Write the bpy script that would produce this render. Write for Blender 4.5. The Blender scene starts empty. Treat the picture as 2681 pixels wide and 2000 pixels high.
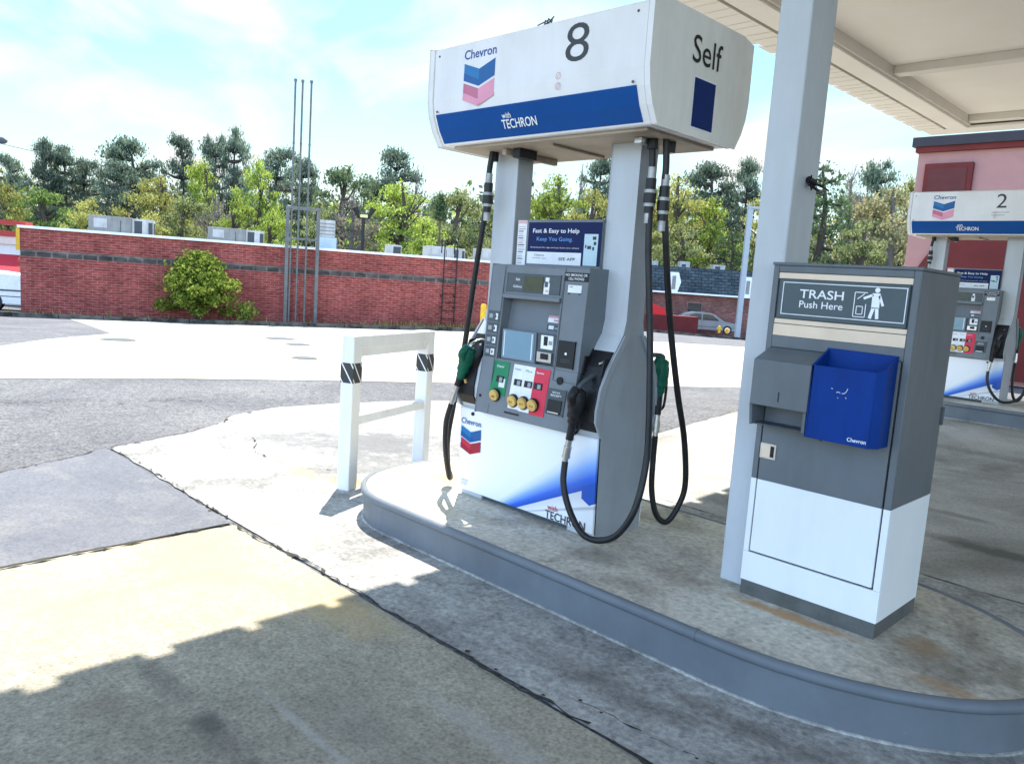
import bpy, bmesh, math, random
from mathutils import Vector, Matrix, Euler
random.seed(7)
S = bpy.context.scene
COL = S.collection
R = math.radians

# ------------------------------------------------------------------ camera
cam_d = bpy.data.cameras.new("camera"); cam = bpy.data.objects.new("camera", cam_d); COL.objects.link(cam)
cam_d.sensor_width = 36.0; cam_d.lens = 27.695; cam_d.clip_end = 3000; cam_d.clip_start = 0.05
_r = Vector((0.70382, 0.707163, 0.067506)); _u = Vector((-0.13927, 0.044176, 0.989269)); _f = Vector((-0.696592, 0.705669, -0.129578))
m = Matrix.Identity(4)
for i in range(3):
    m[i][0] = _r[i]; m[i][1] = _u[i]; m[i][2] = -_f[i]; m[i][3] = (0, 0, 1.40)[i]
cam.matrix_world = m
S.camera = cam

# ------------------------------------------------------------------ light, sky, exposure
SUN = Vector((-0.4026, 0.38, 1.0)).normalized()
sun_el = math.asin(SUN.z); sun_az = math.atan2(SUN.x, SUN.y)
ld = bpy.data.lights.new("sun", 'SUN'); ld.energy = 2.05; ld.angle = R(0.53); ld.color = (1.0, 0.955, 0.88)
lo = bpy.data.objects.new("sun", ld); COL.objects.link(lo)
lo.rotation_euler = SUN.to_track_quat('Z', 'Y').to_euler()
W = bpy.data.worlds.new("World"); S.world = W; W.use_nodes = True
nt = W.node_tree; nt.nodes.clear()
def N(t, typ, **kw):
    n = t.nodes.new(typ)
    for k, v in kw.items(): setattr(n, k, v)
    return n
out = N(nt, 'ShaderNodeOutputWorld'); bg = N(nt, 'ShaderNodeBackground'); bg.inputs[1].default_value = 0.15
sky = N(nt, 'ShaderNodeTexSky', sky_type='NISHITA'); sky.sun_disc = False
sky.sun_elevation = sun_el; sky.sun_rotation = sun_az; sky.air_density = 1.0; sky.dust_density = 1.2; sky.ozone_density = 2.2
tc = N(nt, 'ShaderNodeTexCoord')
mp = N(nt, 'ShaderNodeMapping'); mp.inputs['Rotation'].default_value = (R(18), R(-12), R(50)); mp.inputs['Scale'].default_value = (1.1, 3.4, 5.2)
nz = N(nt, 'ShaderNodeTexNoise'); nz.inputs['Scale'].default_value = 1.55; nz.inputs['Detail'].default_value = 5; nz.inputs['Roughness'].default_value = 0.55; nz.inputs['Distortion'].default_value = 0.5
cr = N(nt, 'ShaderNodeValToRGB'); cr.color_ramp.elements[0].position = 0.43; cr.color_ramp.elements[1].position = 0.62
sx = N(nt, 'ShaderNodeSeparateXYZ')
hz = N(nt, 'ShaderNodeMapRange'); hz.inputs[1].default_value = 0.03; hz.inputs[2].default_value = 0.22; hz.inputs[3].default_value = 0.95; hz.inputs[4].default_value = 0.0
mx = N(nt, 'ShaderNodeMath', operation='MAXIMUM')
mix = N(nt, 'ShaderNodeMix', data_type='RGBA'); mix.inputs[7].default_value = (1.18, 1.18, 1.18, 1)
fr = N(nt, 'ShaderNodeVectorMath', operation='DOT_PRODUCT'); fr.inputs[1].default_value = (-.70, .71, 0)      # thin cloud lies on the sun's side of the sky
fm = N(nt, 'ShaderNodeMapRange'); fm.inputs[1].default_value = -.25; fm.inputs[2].default_value = .45
ml = N(nt, 'ShaderNodeMath', operation='MULTIPLY')
dm = N(nt, 'ShaderNodeMix', data_type='RGBA', blend_type='MULTIPLY'); dm.inputs[7].default_value = (.20, .285, .25, 1)
L = nt.links.new
L(tc.outputs['Generated'], mp.inputs[0]); L(mp.outputs[0], nz.inputs[0]); L(nz.outputs[0], cr.inputs[0])
L(tc.outputs['Generated'], sx.inputs[0]); L(sx.outputs[2], hz.inputs[0]); L(cr.outputs[0], mx.inputs[0]); L(hz.outputs[0], mx.inputs[1])
L(tc.outputs['Generated'], fr.inputs[0]); L(fr.outputs['Value'], fm.inputs[0]); L(mx.outputs[0], ml.inputs[0]); L(fm.outputs[0], ml.inputs[1]); L(ml.outputs[0], mix.inputs[0]); L(fm.outputs[0], dm.inputs[0]); L(sky.outputs[0], dm.inputs[6]); L(dm.outputs[2], mix.inputs[6]); L(mix.outputs[2], bg.inputs[0]); L(bg.outputs[0], out.inputs[0])
S.view_settings.view_transform = 'Standard'; S.view_settings.look = 'None'; S.view_settings.gamma = 1
S.view_settings.exposure = 2.58

# ------------------------------------------------------------------ terrain frame: D ahead of the photographer, Lt to the right
FH = Vector((-0.70259, 0.7116, 0)); RH = Vector((0.7116, 0.70259, 0))
def dl(x, y): return x*FH.x + y*FH.y, x*RH.x + y*RH.y
def xy(D, Lt): return FH.x*D + RH.x*Lt, FH.y*D + RH.y*Lt
def gz(x, y):
    D, Lt = dl(x, y)
    s = .029 + .021*min(1, max(0, (-1-Lt)/14)) + .008*min(1, max(0, (Lt+1)/15))
    z = -s*max(0, min(D, 75)-9)
    if x > -6: z += 0.17*min(1, max(0, (y-4.5)/5.0))*min(1, max(0, (x+6)/2))
    return z
def P3(D, Lt, h=0):
    x, y = xy(D, Lt); return Vector((x, y, gz(x, y)+h))

# ------------------------------------------------------------------ materials
MATS = {}
def mat(name, c, rough=.5, metal=0., c2=None, scale=6., bump=0., bscale=None, detail=4, spec=.28, coat=0., trans=0., contrast=(.35, .65), streak=0., chips=None, chipamt=.62):
    if name in MATS: return MATS[name]
    M = bpy.data.materials.new(name); M.use_nodes = True; t = M.node_tree
    b = t.nodes['Principled BSDF']; b.inputs['Roughness'].default_value = rough; b.inputs['Metallic'].default_value = metal
    b.inputs['Specular IOR Level'].default_value = spec; b.inputs['Coat Weight'].default_value = coat
    c = tuple(c)+(1,); b.inputs['Base Color'].default_value = c
    if c2 is None: c2 = tuple(v*.86 for v in c[:3])
    co = N(t, 'ShaderNodeTexCoord'); n = N(t, 'ShaderNodeTexNoise'); n.inputs['Scale'].default_value = scale; n.inputs['Detail'].default_value = detail
    n.inputs['Roughness'].default_value = .65
    r = N(t, 'ShaderNodeValToRGB'); r.color_ramp.elements[0].position, r.color_ramp.elements[1].position = contrast
    r.color_ramp.elements[0].color = tuple(c2)+(1,); r.color_ramp.elements[1].color = c
    t.links.new(co.outputs['Object'], n.inputs[0]); t.links.new(n.outputs[0], r.inputs[0]); t.links.new(r.outputs[0], b.inputs['Base Color'])
    if streak:
        mp_ = N(t, 'ShaderNodeMapping'); mp_.inputs['Scale'].default_value = (3.2, 3.2, .55); n3 = N(t, 'ShaderNodeTexNoise'); n3.inputs['Scale'].default_value = 1.6; n3.inputs['Detail'].default_value = 5; n3.inputs['Roughness'].default_value = .7
        t.links.new(co.outputs['Object'], mp_.inputs[0]); t.links.new(mp_.outputs[0], n3.inputs[0]); r3 = N(t, 'ShaderNodeValToRGB'); r3.color_ramp.elements[0].position = .30; r3.color_ramp.elements[1].position = .58
        r3.color_ramp.elements[0].color = (1-streak, 1-streak*1.05, 1-streak*1.2, 1); r3.color_ramp.elements[1].color = (1, 1, 1, 1); t.links.new(n3.outputs[0], r3.inputs[0])
        q = N(t, 'ShaderNodeMix', data_type='RGBA', blend_type='MULTIPLY'); q.inputs[0].default_value = 1; t.links.new(r.outputs[0], q.inputs[6]); t.links.new(r3.outputs[0], q.inputs[7]); t.links.new(q.outputs[2], b.inputs['Base Color'])
        rr_ = N(t, 'ShaderNodeMapRange'); rr_.inputs[3].default_value = min(1, rough+.18); rr_.inputs[4].default_value = max(.05, rough-.08); t.links.new(n3.outputs[0], rr_.inputs[0]); t.links.new(rr_.outputs[0], b.inputs['Roughness'])
        if chips:
            n4 = N(t, 'ShaderNodeTexNoise'); n4.inputs['Scale'].default_value = 22; n4.inputs['Detail'].default_value = 6; n4.inputs['Roughness'].default_value = .75; t.links.new(co.outputs['Object'], n4.inputs[0])
            g4 = N(t, 'ShaderNodeMath', operation='GREATER_THAN'); g4.inputs[1].default_value = chipamt; t.links.new(n4.outputs[0], g4.inputs[0]); q4 = N(t, 'ShaderNodeMix', data_type='RGBA'); t.links.new(g4.outputs[0], q4.inputs[0]); t.links.new(q.outputs[2], q4.inputs[6]); q4.inputs[7].default_value = tuple(chips)+(1,); t.links.new(q4.outputs[2], b.inputs['Base Color'])
    if bump:
        n2 = N(t, 'ShaderNodeTexNoise'); n2.inputs['Scale'].default_value = bscale or scale*4; n2.inputs['Detail'].default_value = 6
        bp = N(t, 'ShaderNodeBump'); bp.inputs['Strength'].default_value = bump; bp.inputs['Distance'].default_value = .02
        t.links.new(co.outputs['Object'], n2.inputs[0]); t.links.new(n2.outputs[0], bp.inputs['Height']); t.links.new(bp.outputs[0], b.inputs['Normal'])
    MATS[name] = M; return M

def groundmat(name, c1, c2, stain, sscale, speck, spscale, stain_amt=.8, bump=.25, pos=(.45, .7), cracks=0., spots=(), coarse=.0):
    M = bpy.data.materials.new(name); M.use_nodes = True; t = M.node_tree; b = t.nodes['Principled BSDF']; b.inputs['Roughness'].default_value = .9
    b.inputs['Specular IOR Level'].default_value = .25
    co = N(t, 'ShaderNodeTexCoord')
    def noise(sc, det=5, rough=.6, dist=0.):
        n = N(t, 'ShaderNodeTexNoise'); n.inputs['Scale'].default_value = sc; n.inputs['Detail'].default_value = det; n.inputs['Roughness'].default_value = rough
        n.inputs['Distortion'].default_value = dist; t.links.new(co.outputs['Object'], n.inputs[0]); return n
    def ramp(src, p0, p1, a, z):
        r = N(t, 'ShaderNodeValToRGB'); r.color_ramp.elements[0].position = p0; r.color_ramp.elements[1].position = p1
        r.color_ramp.elements[0].color = tuple(a)+(1,); r.color_ramp.elements[1].color = tuple(z)+(1,); t.links.new(src, r.inputs[0]); return r
    def mixc(f, a, bb, blend='MIX'):
        q = N(t, 'ShaderNodeMix', data_type='RGBA', blend_type=blend)
        for sock, v in ((0, f), (6, a), (7, bb)):
            if hasattr(v, 'is_linked') or hasattr(v, 'links'): t.links.new(v, q.inputs[sock])
            else: q.inputs[sock].default_value = v
        return q
    base = ramp(noise(1.3, 6, .6, .4).outputs[0], .35, .65, c1, c2)
    st = ramp(noise(sscale, 5, .62, .8).outputs[0], pos[0], pos[1], (0, 0, 0), (stain_amt,)*3)
    a = mixc(st.outputs[0], base.outputs[0], tuple(stain)+(1,))
    sp = ramp(noise(spscale, 3, .8).outputs[0], .34, .66, (1-speck,)*3, (1+speck*.6,)*3)
    a2 = mixc(1.0, a.outputs[2], sp.outputs[0], 'MULTIPLY')
    v = N(t, 'ShaderNodeTexVoronoi'); v.inputs['Scale'].default_value = spscale*.6; t.links.new(co.outputs['Object'], v.inputs[0])
    vr = ramp(v.outputs['Distance'], .12, .5, (1-speck*.7,)*3, (1.05,)*3)
    a3 = mixc(1.0, a2.outputs[2], vr.outputs[0], 'MULTIPLY')
    if coarse:
        cs = ramp(noise(15, 4, .75).outputs[0], .33, .67, (1-coarse,)*3, (1+coarse*.7,)*3); a3 = mixc(1.0, a3.outputs[2], cs.outputs[0], 'MULTIPLY')
    last = a3
    sn = noise(9, 4, .7) if spots else None
    for (px, py, rx, ry, am, col) in spots:
        mpn = N(t, 'ShaderNodeMapping'); mpn.vector_type = 'POINT'; mpn.inputs['Location'].default_value = (-px/rx, -py/ry, 0); mpn.inputs['Scale'].default_value = (1/rx, 1/ry, 0)
        t.links.new(co.outputs['Object'], mpn.inputs[0]); ln = N(t, 'ShaderNodeVectorMath', operation='LENGTH'); t.links.new(mpn.outputs[0], ln.inputs[0])
        ad = N(t, 'ShaderNodeMath', operation='MULTIPLY_ADD'); ad.inputs[1].default_value = 1.5; t.links.new(sn.outputs[0], ad.inputs[0]); t.links.new(ln.outputs['Value'], ad.inputs[2])
        hf = N(t, 'ShaderNodeMath', operation='MULTIPLY'); hf.inputs[1].default_value = .5; t.links.new(ad.outputs[0], hf.inputs[0]); rr = ramp(hf.outputs[0], .56, .92, (am,)*3, (0, 0, 0)); last = mixc(rr.outputs[0], last.outputs[2], tuple(col)+(1,))
    if cracks:
        dn = noise(2.2, 4); vm = N(t, 'ShaderNodeVectorMath', operation='MULTIPLY_ADD'); vm.inputs[1].default_value = (.9, .9, .9)
        t.links.new(dn.outputs['Color'], vm.inputs[0]); t.links.new(co.outputs['Object'], vm.inputs[2])
        vc = N(t, 'ShaderNodeTexVoronoi', feature='DISTANCE_TO_EDGE'); vc.inputs['Scale'].default_value = .55; t.links.new(vm.outputs[0], vc.inputs[0])
        mk = noise(.35, 2); mm = N(t, 'ShaderNodeMath', operation='MULTIPLY'); mm.inputs[1].default_value = cracks
        t.links.new(mk.outputs[0], mm.inputs[0])
        lt = N(t, 'ShaderNodeMath', operation='LESS_THAN'); t.links.new(vc.outputs['Distance'], lt.inputs[0]); t.links.new(mm.outputs[0], lt.inputs[1])
        mk2 = N(t, 'ShaderNodeMath', operation='MULTIPLY'); mk2.inputs[1].default_value = .6; t.links.new(lt.outputs[0], mk2.inputs[0]); last = mixc(mk2.outputs[0], last.outputs[2], tuple(v*.4 for v in c1)+(1,))
    t.links.new(last.outputs[2], b.inputs['Base Color'])
    bp = N(t, 'ShaderNodeBump'); bp.inputs['Strength'].default_value = bump; bp.inputs['Distance'].default_value = .012
    t.links.new(noise(spscale*.8, 6, .75).outputs[0], bp.inputs['Height']); t.links.new(bp.outputs[0], b.inputs['Normal'])
    return M

def leafmat(name, c1, c2, tr=.45, scale=.35):
    if name in MATS: return MATS[name]
    M = bpy.data.materials.new(name); M.use_nodes = True; t = M.node_tree; t.nodes.clear()
    o = N(t, 'ShaderNodeOutputMaterial'); d = N(t, 'ShaderNodeBsdfDiffuse'); tl = N(t, 'ShaderNodeBsdfTranslucent'); mxs = N(t, 'ShaderNodeMixShader'); mxs.inputs[0].default_value = tr
    g = N(t, 'ShaderNodeNewGeometry'); n = N(t, 'ShaderNodeTexNoise'); n.inputs['Scale'].default_value = scale*3; n.inputs['Detail'].default_value = 3
    oi = N(t, 'ShaderNodeObjectInfo'); r = N(t, 'ShaderNodeValToRGB'); r.color_ramp.elements[0].position = .3; r.color_ramp.elements[1].position = .7
    r.color_ramp.elements[0].color = tuple(c1)+(1,); r.color_ramp.elements[1].color = tuple(c2)+(1,)
    wn = N(t, 'ShaderNodeMath', operation='MULTIPLY_ADD'); wn.inputs[1].default_value = .45
    t.links.new(g.outputs['Position'], n.inputs[0]); t.links.new(g.outputs['Random Per Island'], wn.inputs[0]); 
    sb = N(t, 'ShaderNodeMath', operation='SUBTRACT'); sb.inputs[1].default_value = .22; t.links.new(n.outputs[0], sb.inputs[0]); t.links.new(sb.outputs[0], wn.inputs[2])
    t.links.new(wn.outputs[0], r.inputs[0])
    hs = N(t, 'ShaderNodeHueSaturation'); mr = N(t, 'ShaderNodeMapRange'); mr.inputs[3].default_value = .8; mr.inputs[4].default_value = 1.2
    t.links.new(oi.outputs['Random'], mr.inputs[0]); t.links.new(mr.outputs[0], hs.inputs['Value']); t.links.new(r.outputs[0], hs.inputs['Color'])
    t.links.new(hs.outputs[0], d.inputs[0]); t.links.new(hs.outputs[0], tl.inputs[0]); t.links.new(d.outputs[0], mxs.inputs[1]); t.links.new(tl.outputs[0], mxs.inputs[2]); t.links.new(mxs.outputs[0], o.inputs[0])
    MATS[name] = M; return M

def brickmat(name, c1, c2, mortar, bw, bh, axis_u, dark=.35, dirt=.5):
    """bricks laid along the unit vector axis_u (object space) and Z"""
    M = bpy.data.materials.new(name); M.use_nodes = True; t = M.node_tree; b = t.nodes['Principled BSDF']; b.inputs['Roughness'].default_value = .9; b.inputs['Specular IOR Level'].default_value = .1
    co = N(t, 'ShaderNodeTexCoord'); dt = N(t, 'ShaderNodeVectorMath', operation='DOT_PRODUCT'); dt.inputs[1].default_value = axis_u
    s = N(t, 'ShaderNodeSeparateXYZ'); c = N(t, 'ShaderNodeCombineXYZ')
    t.links.new(co.outputs['Object'], dt.inputs[0]); t.links.new(co.outputs['Object'], s.inputs[0]); t.links.new(dt.outputs['Value'], c.inputs[0]); t.links.new(s.outputs[2], c.inputs[1])
    br = N(t, 'ShaderNodeTexBrick'); br.inputs['Scale'].default_value = 1; br.inputs['Brick Width'].default_value = bw; br.inputs['Row Height'].default_value = bh
    br.inputs['Mortar Size'].default_value = bh*.13; br.inputs['Color1'].default_value = tuple(c1)+(1,); br.inputs['Color2'].default_value = tuple(c2)+(1,); br.inputs['Mortar'].default_value = tuple(mortar)+(1,)
    t.links.new(c.outputs[0], br.inputs[0])
    n = N(t, 'ShaderNodeTexNoise'); n.inputs['Scale'].default_value = 1.1; n.inputs['Detail'].default_value = 6; t.links.new(c.outputs[0], n.inputs[0])
    r = N(t, 'ShaderNodeValToRGB'); r.color_ramp.elements[0].position = .35; r.color_ramp.elements[1].position = .65
    r.color_ramp.elements[0].color = (1-dirt*.7,)*3+(1,); r.color_ramp.elements[1].color = (1.08,)*3+(1,); t.links.new(n.outputs[0], r.inputs[0])
    n2 = N(t, 'ShaderNodeTexNoise'); n2.inputs['Scale'].default_value = 1.0; n2.inputs['Detail'].default_value = 2
    mp2 = N(t, 'ShaderNodeMapping'); mp2.inputs['Scale'].default_value = (1/bw*1.2, 1/bh*1.1, 1); t.links.new(c.outputs[0], mp2.inputs[0]); t.links.new(mp2.outputs[0], n2.inputs[0])
    r2 = N(t, 'ShaderNodeValToRGB'); r2.color_ramp.elements[0].position = .3; r2.color_ramp.elements[1].position = .6; r2.color_ramp.elements[0].color = (1-dark,)*3+(1,); r2.color_ramp.elements[1].color = (1.05,)*3+(1,); t.links.new(n2.outputs[0], r2.inputs[0])
    q = N(t, 'ShaderNodeMix', data_type='RGBA', blend_type='MULTIPLY'); q.inputs[0].default_value = 1; t.links.new(br.outputs[0], q.inputs[6]); t.links.new(r.outputs[0], q.inputs[7])
    q2 = N(t, 'ShaderNodeMix', data_type='RGBA', blend_type='MULTIPLY'); q2.inputs[0].default_value = 1; t.links.new(q.outputs[2], q2.inputs[6]); t.links.new(r2.outputs[0], q2.inputs[7])
    t.links.new(q2.outputs[2], b.inputs['Base Color'])
    bp = N(t, 'ShaderNodeBump'); bp.inputs['Strength'].default_value = .4; bp.inputs['Distance'].default_value = .01; t.links.new(br.outputs['Fac'], bp.inputs['Height']); bp.invert = True
    t.links.new(bp.outputs[0], b.inputs['Normal'])
    return M

# ------------------------------------------------------------------ mesh builder
_txt = {}
def textgeo(s, bold):
    k = (s, bold)
    if k not in _txt:
        c = bpy.data.curves.new("t", 'FONT'); c.body = s; c.resolution_u = 4; c.offset = bold
        o = bpy.data.objects.new("t", c); COL.objects.link(o)
        me = bpy.data.meshes.new_from_object(o)
        vs = [v.co.copy() for v in me.vertices]; fs = [tuple(p.vertices) for p in me.polygons]
        bpy.data.objects.remove(o); bpy.data.meshes.remove(me); bpy.data.curves.remove(c)
        _txt[k] = (vs, fs)
    return _txt[k]

class MB:
    def __init__(s): s.v = []; s.f = []; s.mi = []; s.sm = []; s.ms = []
    def _m(s, m):
        if m not in s.ms: s.ms.append(m)
        return s.ms.index(m)
    def add(s, vs, fs, m, smooth=False):
        o = len(s.v); i = s._m(m); s.v += [Vector(v) for v in vs]
        for f in fs: s.f.append([o+k for k in f]); s.mi.append(i); s.sm.append(smooth)
        return s
    def box(s, a, b, m):
        x0, y0, z0 = a; x1, y1, z1 = b
        return s.add([(x0,y0,z0),(x1,y0,z0),(x1,y1,z0),(x0,y1,z0),(x0,y0,z1),(x1,y0,z1),(x1,y1,z1),(x0,y1,z1)],
                     [(0,3,2,1),(4,5,6,7),(0,1,5,4),(1,2,6,5),(2,3,7,6),(3,0,4,7)], m)
    def prism(s, prof, ax, a, b, m, mcap=None):
        n = len(prof)
        def p(q, t):
            return {'x': (t, q[0], q[1]), 'y': (q[0], t, q[1]), 'z': (q[0], q[1], t)}[ax]
        vs = [p(q, a) for q in prof]+[p(q, b) for q in prof]
        s.add(vs, [(i, (i+1) % n, n+(i+1) % n, n+i) for i in range(n)], m)
        s.add(vs, [tuple(range(n-1, -1, -1)), tuple(range(n, 2*n))], mcap or m)
        return s
    def poly(s, pts, m): return s.add(pts, [tuple(range(len(pts)))], m)
    def tube(s, pts, r, m, n=10, caps=True):
        pts = [Vector(p) for p in pts]; k = len(pts); rr = r if isinstance(r, (list, tuple)) else [r]*k
        vs = []; fs = []; prev = None
        for i, p in enumerate(pts):
            t = (pts[min(i+1, k-1)]-pts[max(i-1, 0)])
            if t.length < 1e-9: t = Vector((0, 0, 1))
            t.normalize()
            if prev is None:
                prev = t.orthogonal().normalized()
            prev = prev - t*prev.dot(t); prev.normalize(); bn = t.cross(prev)
            for j in range(n):
                a = 2*math.pi*j/n; vs.append(p+(prev*math.cos(a)+bn*math.sin(a))*rr[i])
        for i in range(k-1):
            for j in range(n):
                fs.append((i*n+j, i*n+(j+1) % n, (i+1)*n+(j+1) % n, (i+1)*n+j))
        s.add(vs, fs, m, True)
        if caps: s.add(vs[:n], [tuple(range(n-1, -1, -1))], m); s.add(vs[-n:], [tuple(range(n))], m)
        return s
    def cyl(s, a, b, r, m, n=16): return s.tube([a, b], r, m, n)
    def text(s, st, m, o, ux, uy, w=None, h=None, bold=0.0, centre=False):
        vs, fs = textgeo(st, bold); ux = Vector(ux); uy = Vector(uy); o = Vector(o)
        x0 = min(v.x for v in vs); x1 = max(v.x for v in vs); y0 = min(v.y for v in vs); y1 = max(v.y for v in vs)
        kx = w/(x1-x0) if w else None; ky = h/(y1-y0) if h else None
        kx = kx or ky; ky = ky or kx
        cx = (x0+x1)/2 if centre else x0
        s.add([o+ux*(v.x-cx)*kx+uy*(v.y-y0)*ky for v in vs], fs, m); return s
    def mesh(s, name):
        me = bpy.data.meshes.new(name); me.from_pydata([tuple(v) for v in s.v], [], s.f)
        for q in s.ms: me.materials.append(q)
        for p, i, sm in zip(me.polygons, s.mi, s.sm): p.material_index = i; p.use_smooth = sm
        me.update(); return me
    def build(s, name, parent=None, loc=None, bevel=0., rot=None, fix=True):
        me = s.mesh(name)
        if fix:
            b = bmesh.new(); b.from_mesh(me); bmesh.ops.recalc_face_normals(b, faces=b.faces); b.to_mesh(me); b.free()
        o = bpy.data.objects.new(name, me); COL.objects.link(o)
        if parent: o.parent = parent
        if loc: o.location = loc
        if rot: o.rotation_euler = rot
        if bevel:
            md = o.modifiers.new("bevel", 'BEVEL'); md.width = bevel; md.segments = 2; md.limit_method = 'ANGLE'; md.angle_limit = R(35); md.harden_normals = False
            b = bmesh.new(); b.from_mesh(me); bmesh.ops.remove_doubles(b, verts=b.verts, dist=1e-5); b.to_mesh(me); b.free()
        return o

def tag(o, label=None, cat=None, group=None, kind=None):
    if label: o['label'] = label
    if cat: o['category'] = cat
    if group: o['group'] = group
    if kind: o['kind'] = kind
    return o
def thing(name, label, cat, loc=(0, 0, 0), rz=0., group=None):
    o = bpy.data.objects.new(name, None); COL.objects.link(o); o.location = loc; o.rotation_euler = (0, 0, rz); o.empty_display_size = .2
    return tag(o, label, cat, group)
def copy_tree(o, parent=None):
    c = o.copy(); COL.objects.link(c)
    if parent: c.parent = parent
    for ch in list(o.children): copy_tree(ch, c)
    return c
def catmull(pts, n=8):
    pts = [Vector(p) for p in pts]; q = [pts[0]*2-pts[1]]+pts+[pts[-1]*2-pts[-2]]; o = []
    for i in range(1, len(q)-2):
        p0, p1, p2, p3 = q[i-1:i+3]
        for k in range(n):
            t = k/n; o.append(.5*((2*p1)+(p2-p0)*t+(2*p0-5*p1+4*p2-p3)*t*t+(3*p1-p0-3*p2+p3)*t**3))
    o.append(pts[-1]); return o

# colours
WHITE = mat('white_paint', (.80, .80, .79), .42, c2=(.74, .74, .73), scale=3, streak=.10, chips=(.35, .33, .30), chipamt=.735)
SIGNW = mat('sign_white', (.76, .76, .78), .4, c2=(.70, .70, .71), scale=2.2, streak=.07)
ENDW = mat('sign_end_cream', (.80, .79, .75), .45, c2=(.72, .71, .665), scale=2.2, streak=.10)
BLUE = mat('brand_blue', (.002, .066, .265), .4, c2=(.002, .058, .235), scale=3, spec=.15)
NAVY = mat('navy', (.004, .012, .075), .45, spec=.15)
GREYP = mat('grey_paint', (.31, .335, .36), .45, c2=(.272, .295, .318), scale=2.5, bump=.04, bscale=60, streak=.10)
POSTG = mat('light_grey_paint', (.50, .53, .56), .42, c2=(.46, .49, .52), scale=2, bump=.03, bscale=60, streak=.10, chips=(.30, .28, .26), chipamt=.76)
DOORG = mat('door_grey', (.17, .19, .21), .5, c2=(.15, .17, .188), scale=4, bump=.06, bscale=180, streak=.09)
DKG = mat('dark_grey', (.075, .09, .10), .5)
BLK = mat('black_plastic', (.012, .012, .014), .45, bump=.05, bscale=120)
RUB = mat('black_rubber', (.010, .010, .012), .38, c2=(.02, .02, .02), scale=12)
METAL = mat('brushed_metal', (.55, .55, .54), .32, 1.0, bump=.03, bscale=40)
STEEL = mat('tan_steel', (.72, .58, .44), .45, .08, c2=(.64, .51, .385), scale=6)
GOLD = mat('gold_button', (.62, .44, .14), .35, .2, c2=(.5, .33, .1), scale=14)
BRASS = mat('brass_catch', (.65, .48, .22), .35, .7)
GREEN = mat('nozzle_green', (.006, .105, .062), .42, c2=(.005, .075, .045), spec=.2)
COUP = mat('coupling_metal', (.42, .42, .41), .5, .6, c2=(.3, .3, .3), scale=30)
LGREEN = mat('grade_green', (.01, .21, .09), .4)
REDP = mat('grade_red', (.62, .03, .07), .4)
SCRN = mat('screen_glass', (.17, .29, .37), .12, c2=(.16, .27, .35), spec=.6)
LCD = mat('lcd_olive', (.045, .05, .02), .2, c2=(.03, .035, .015), scale=30)
TXTD = mat('lettering_dark', (.05, .055, .06), .5)
TXTB = mat('lettering_black', (.01, .01, .01), .5)
TXTW = mat('lettering_white', (.80, .82, .84), .5)
TXTBL = mat('lettering_blue', (.02, .09, .32), .5)
TXTLB = mat('lettering_light_blue', (.12, .33, .68), .5)
TXTR = mat('lettering_red', (.5, .05, .06), .5)
EMB1 = mat('emblem_blue', (.015, .17, .42), .4); EMB2 = mat('emblem_blue_dark', (.01, .10, .31), .4)
EMP1 = mat('emblem_faded_pink', (.72, .30, .42), .4); EMP2 = mat('emblem_faded_rose', (.50, .15, .24), .4)
EMR1 = mat('emblem_red', (.52, .025, .06), .4); EMR2 = mat('emblem_red_dark', (.34, .015, .04), .4)
PALE = mat('sticker_white', (.78, .80, .82), .5); PINKL = mat('faded_pink_line', (.68, .42, .44), .5)
KERBP = mat('kerb_grey_paint', (.150, .170, .192), .45, c2=(.122, .14, .158), scale=3, bump=.10, bscale=14, streak=.07, chips=(.26, .25, .235), chipamt=.70)
SOFF = mat('soffit_cream', (.78, .72, .64), .6, c2=(.73, .67, .585), scale=.8)
SOFF2 = mat('beam_cream', (.70, .65, .56), .6, c2=(.62, .575, .49), scale=1.2)
DARKLINE = mat('joint_dark', (.045, .042, .036), .95, bump=.3)

# ------------------------------------------------------------------ ground
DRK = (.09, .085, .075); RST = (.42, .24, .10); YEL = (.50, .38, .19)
ASPH = groundmat('weathered_asphalt', (.112, .111, .117), (.144, .142, .148), (.20, .197, .192), .5, .5, 48, .7, .6, cracks=.006, coarse=.32)
ASPH2 = groundmat('patched_asphalt', (.115, .119, .138), (.14, .144, .16), (.21, .205, .19), 1.6, .2, 70, .7, .4, pos=(.50, .72), coarse=.10)
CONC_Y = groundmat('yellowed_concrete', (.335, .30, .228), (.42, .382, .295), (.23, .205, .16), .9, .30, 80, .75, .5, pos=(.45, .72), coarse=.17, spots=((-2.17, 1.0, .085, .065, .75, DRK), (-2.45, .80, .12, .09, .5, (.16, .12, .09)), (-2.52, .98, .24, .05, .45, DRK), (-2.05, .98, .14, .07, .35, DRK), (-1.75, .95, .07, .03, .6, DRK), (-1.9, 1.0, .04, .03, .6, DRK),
    (-3.4, 1.5, .75, .35, .72, YEL), (-3.25, .95, .5, .42, .6, YEL), (-2.65, 1.75, .4, .16, .55, YEL), (-3.55, .5, .45, .5, .55, YEL), (-3.3, 1.15, .04, .6, .4, (.36, .29, .17)), (-1.9, 1.35, .3, .16, .3, (.20, .18, .15)), (-1.2, 1.2, .3, .3, .3, (.22, .18, .15)), (-1.55, 1.62, .5, .07, .35, (.45, .43, .40)), (-1.9, 1.2, .45, .02, .5, (.42, .40, .36)), (-1.35, .95, .25, .10, .35, (.15, .13, .11))))  # yellow spots carry staining and the sunlit strip's warmer tone as colour
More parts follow.
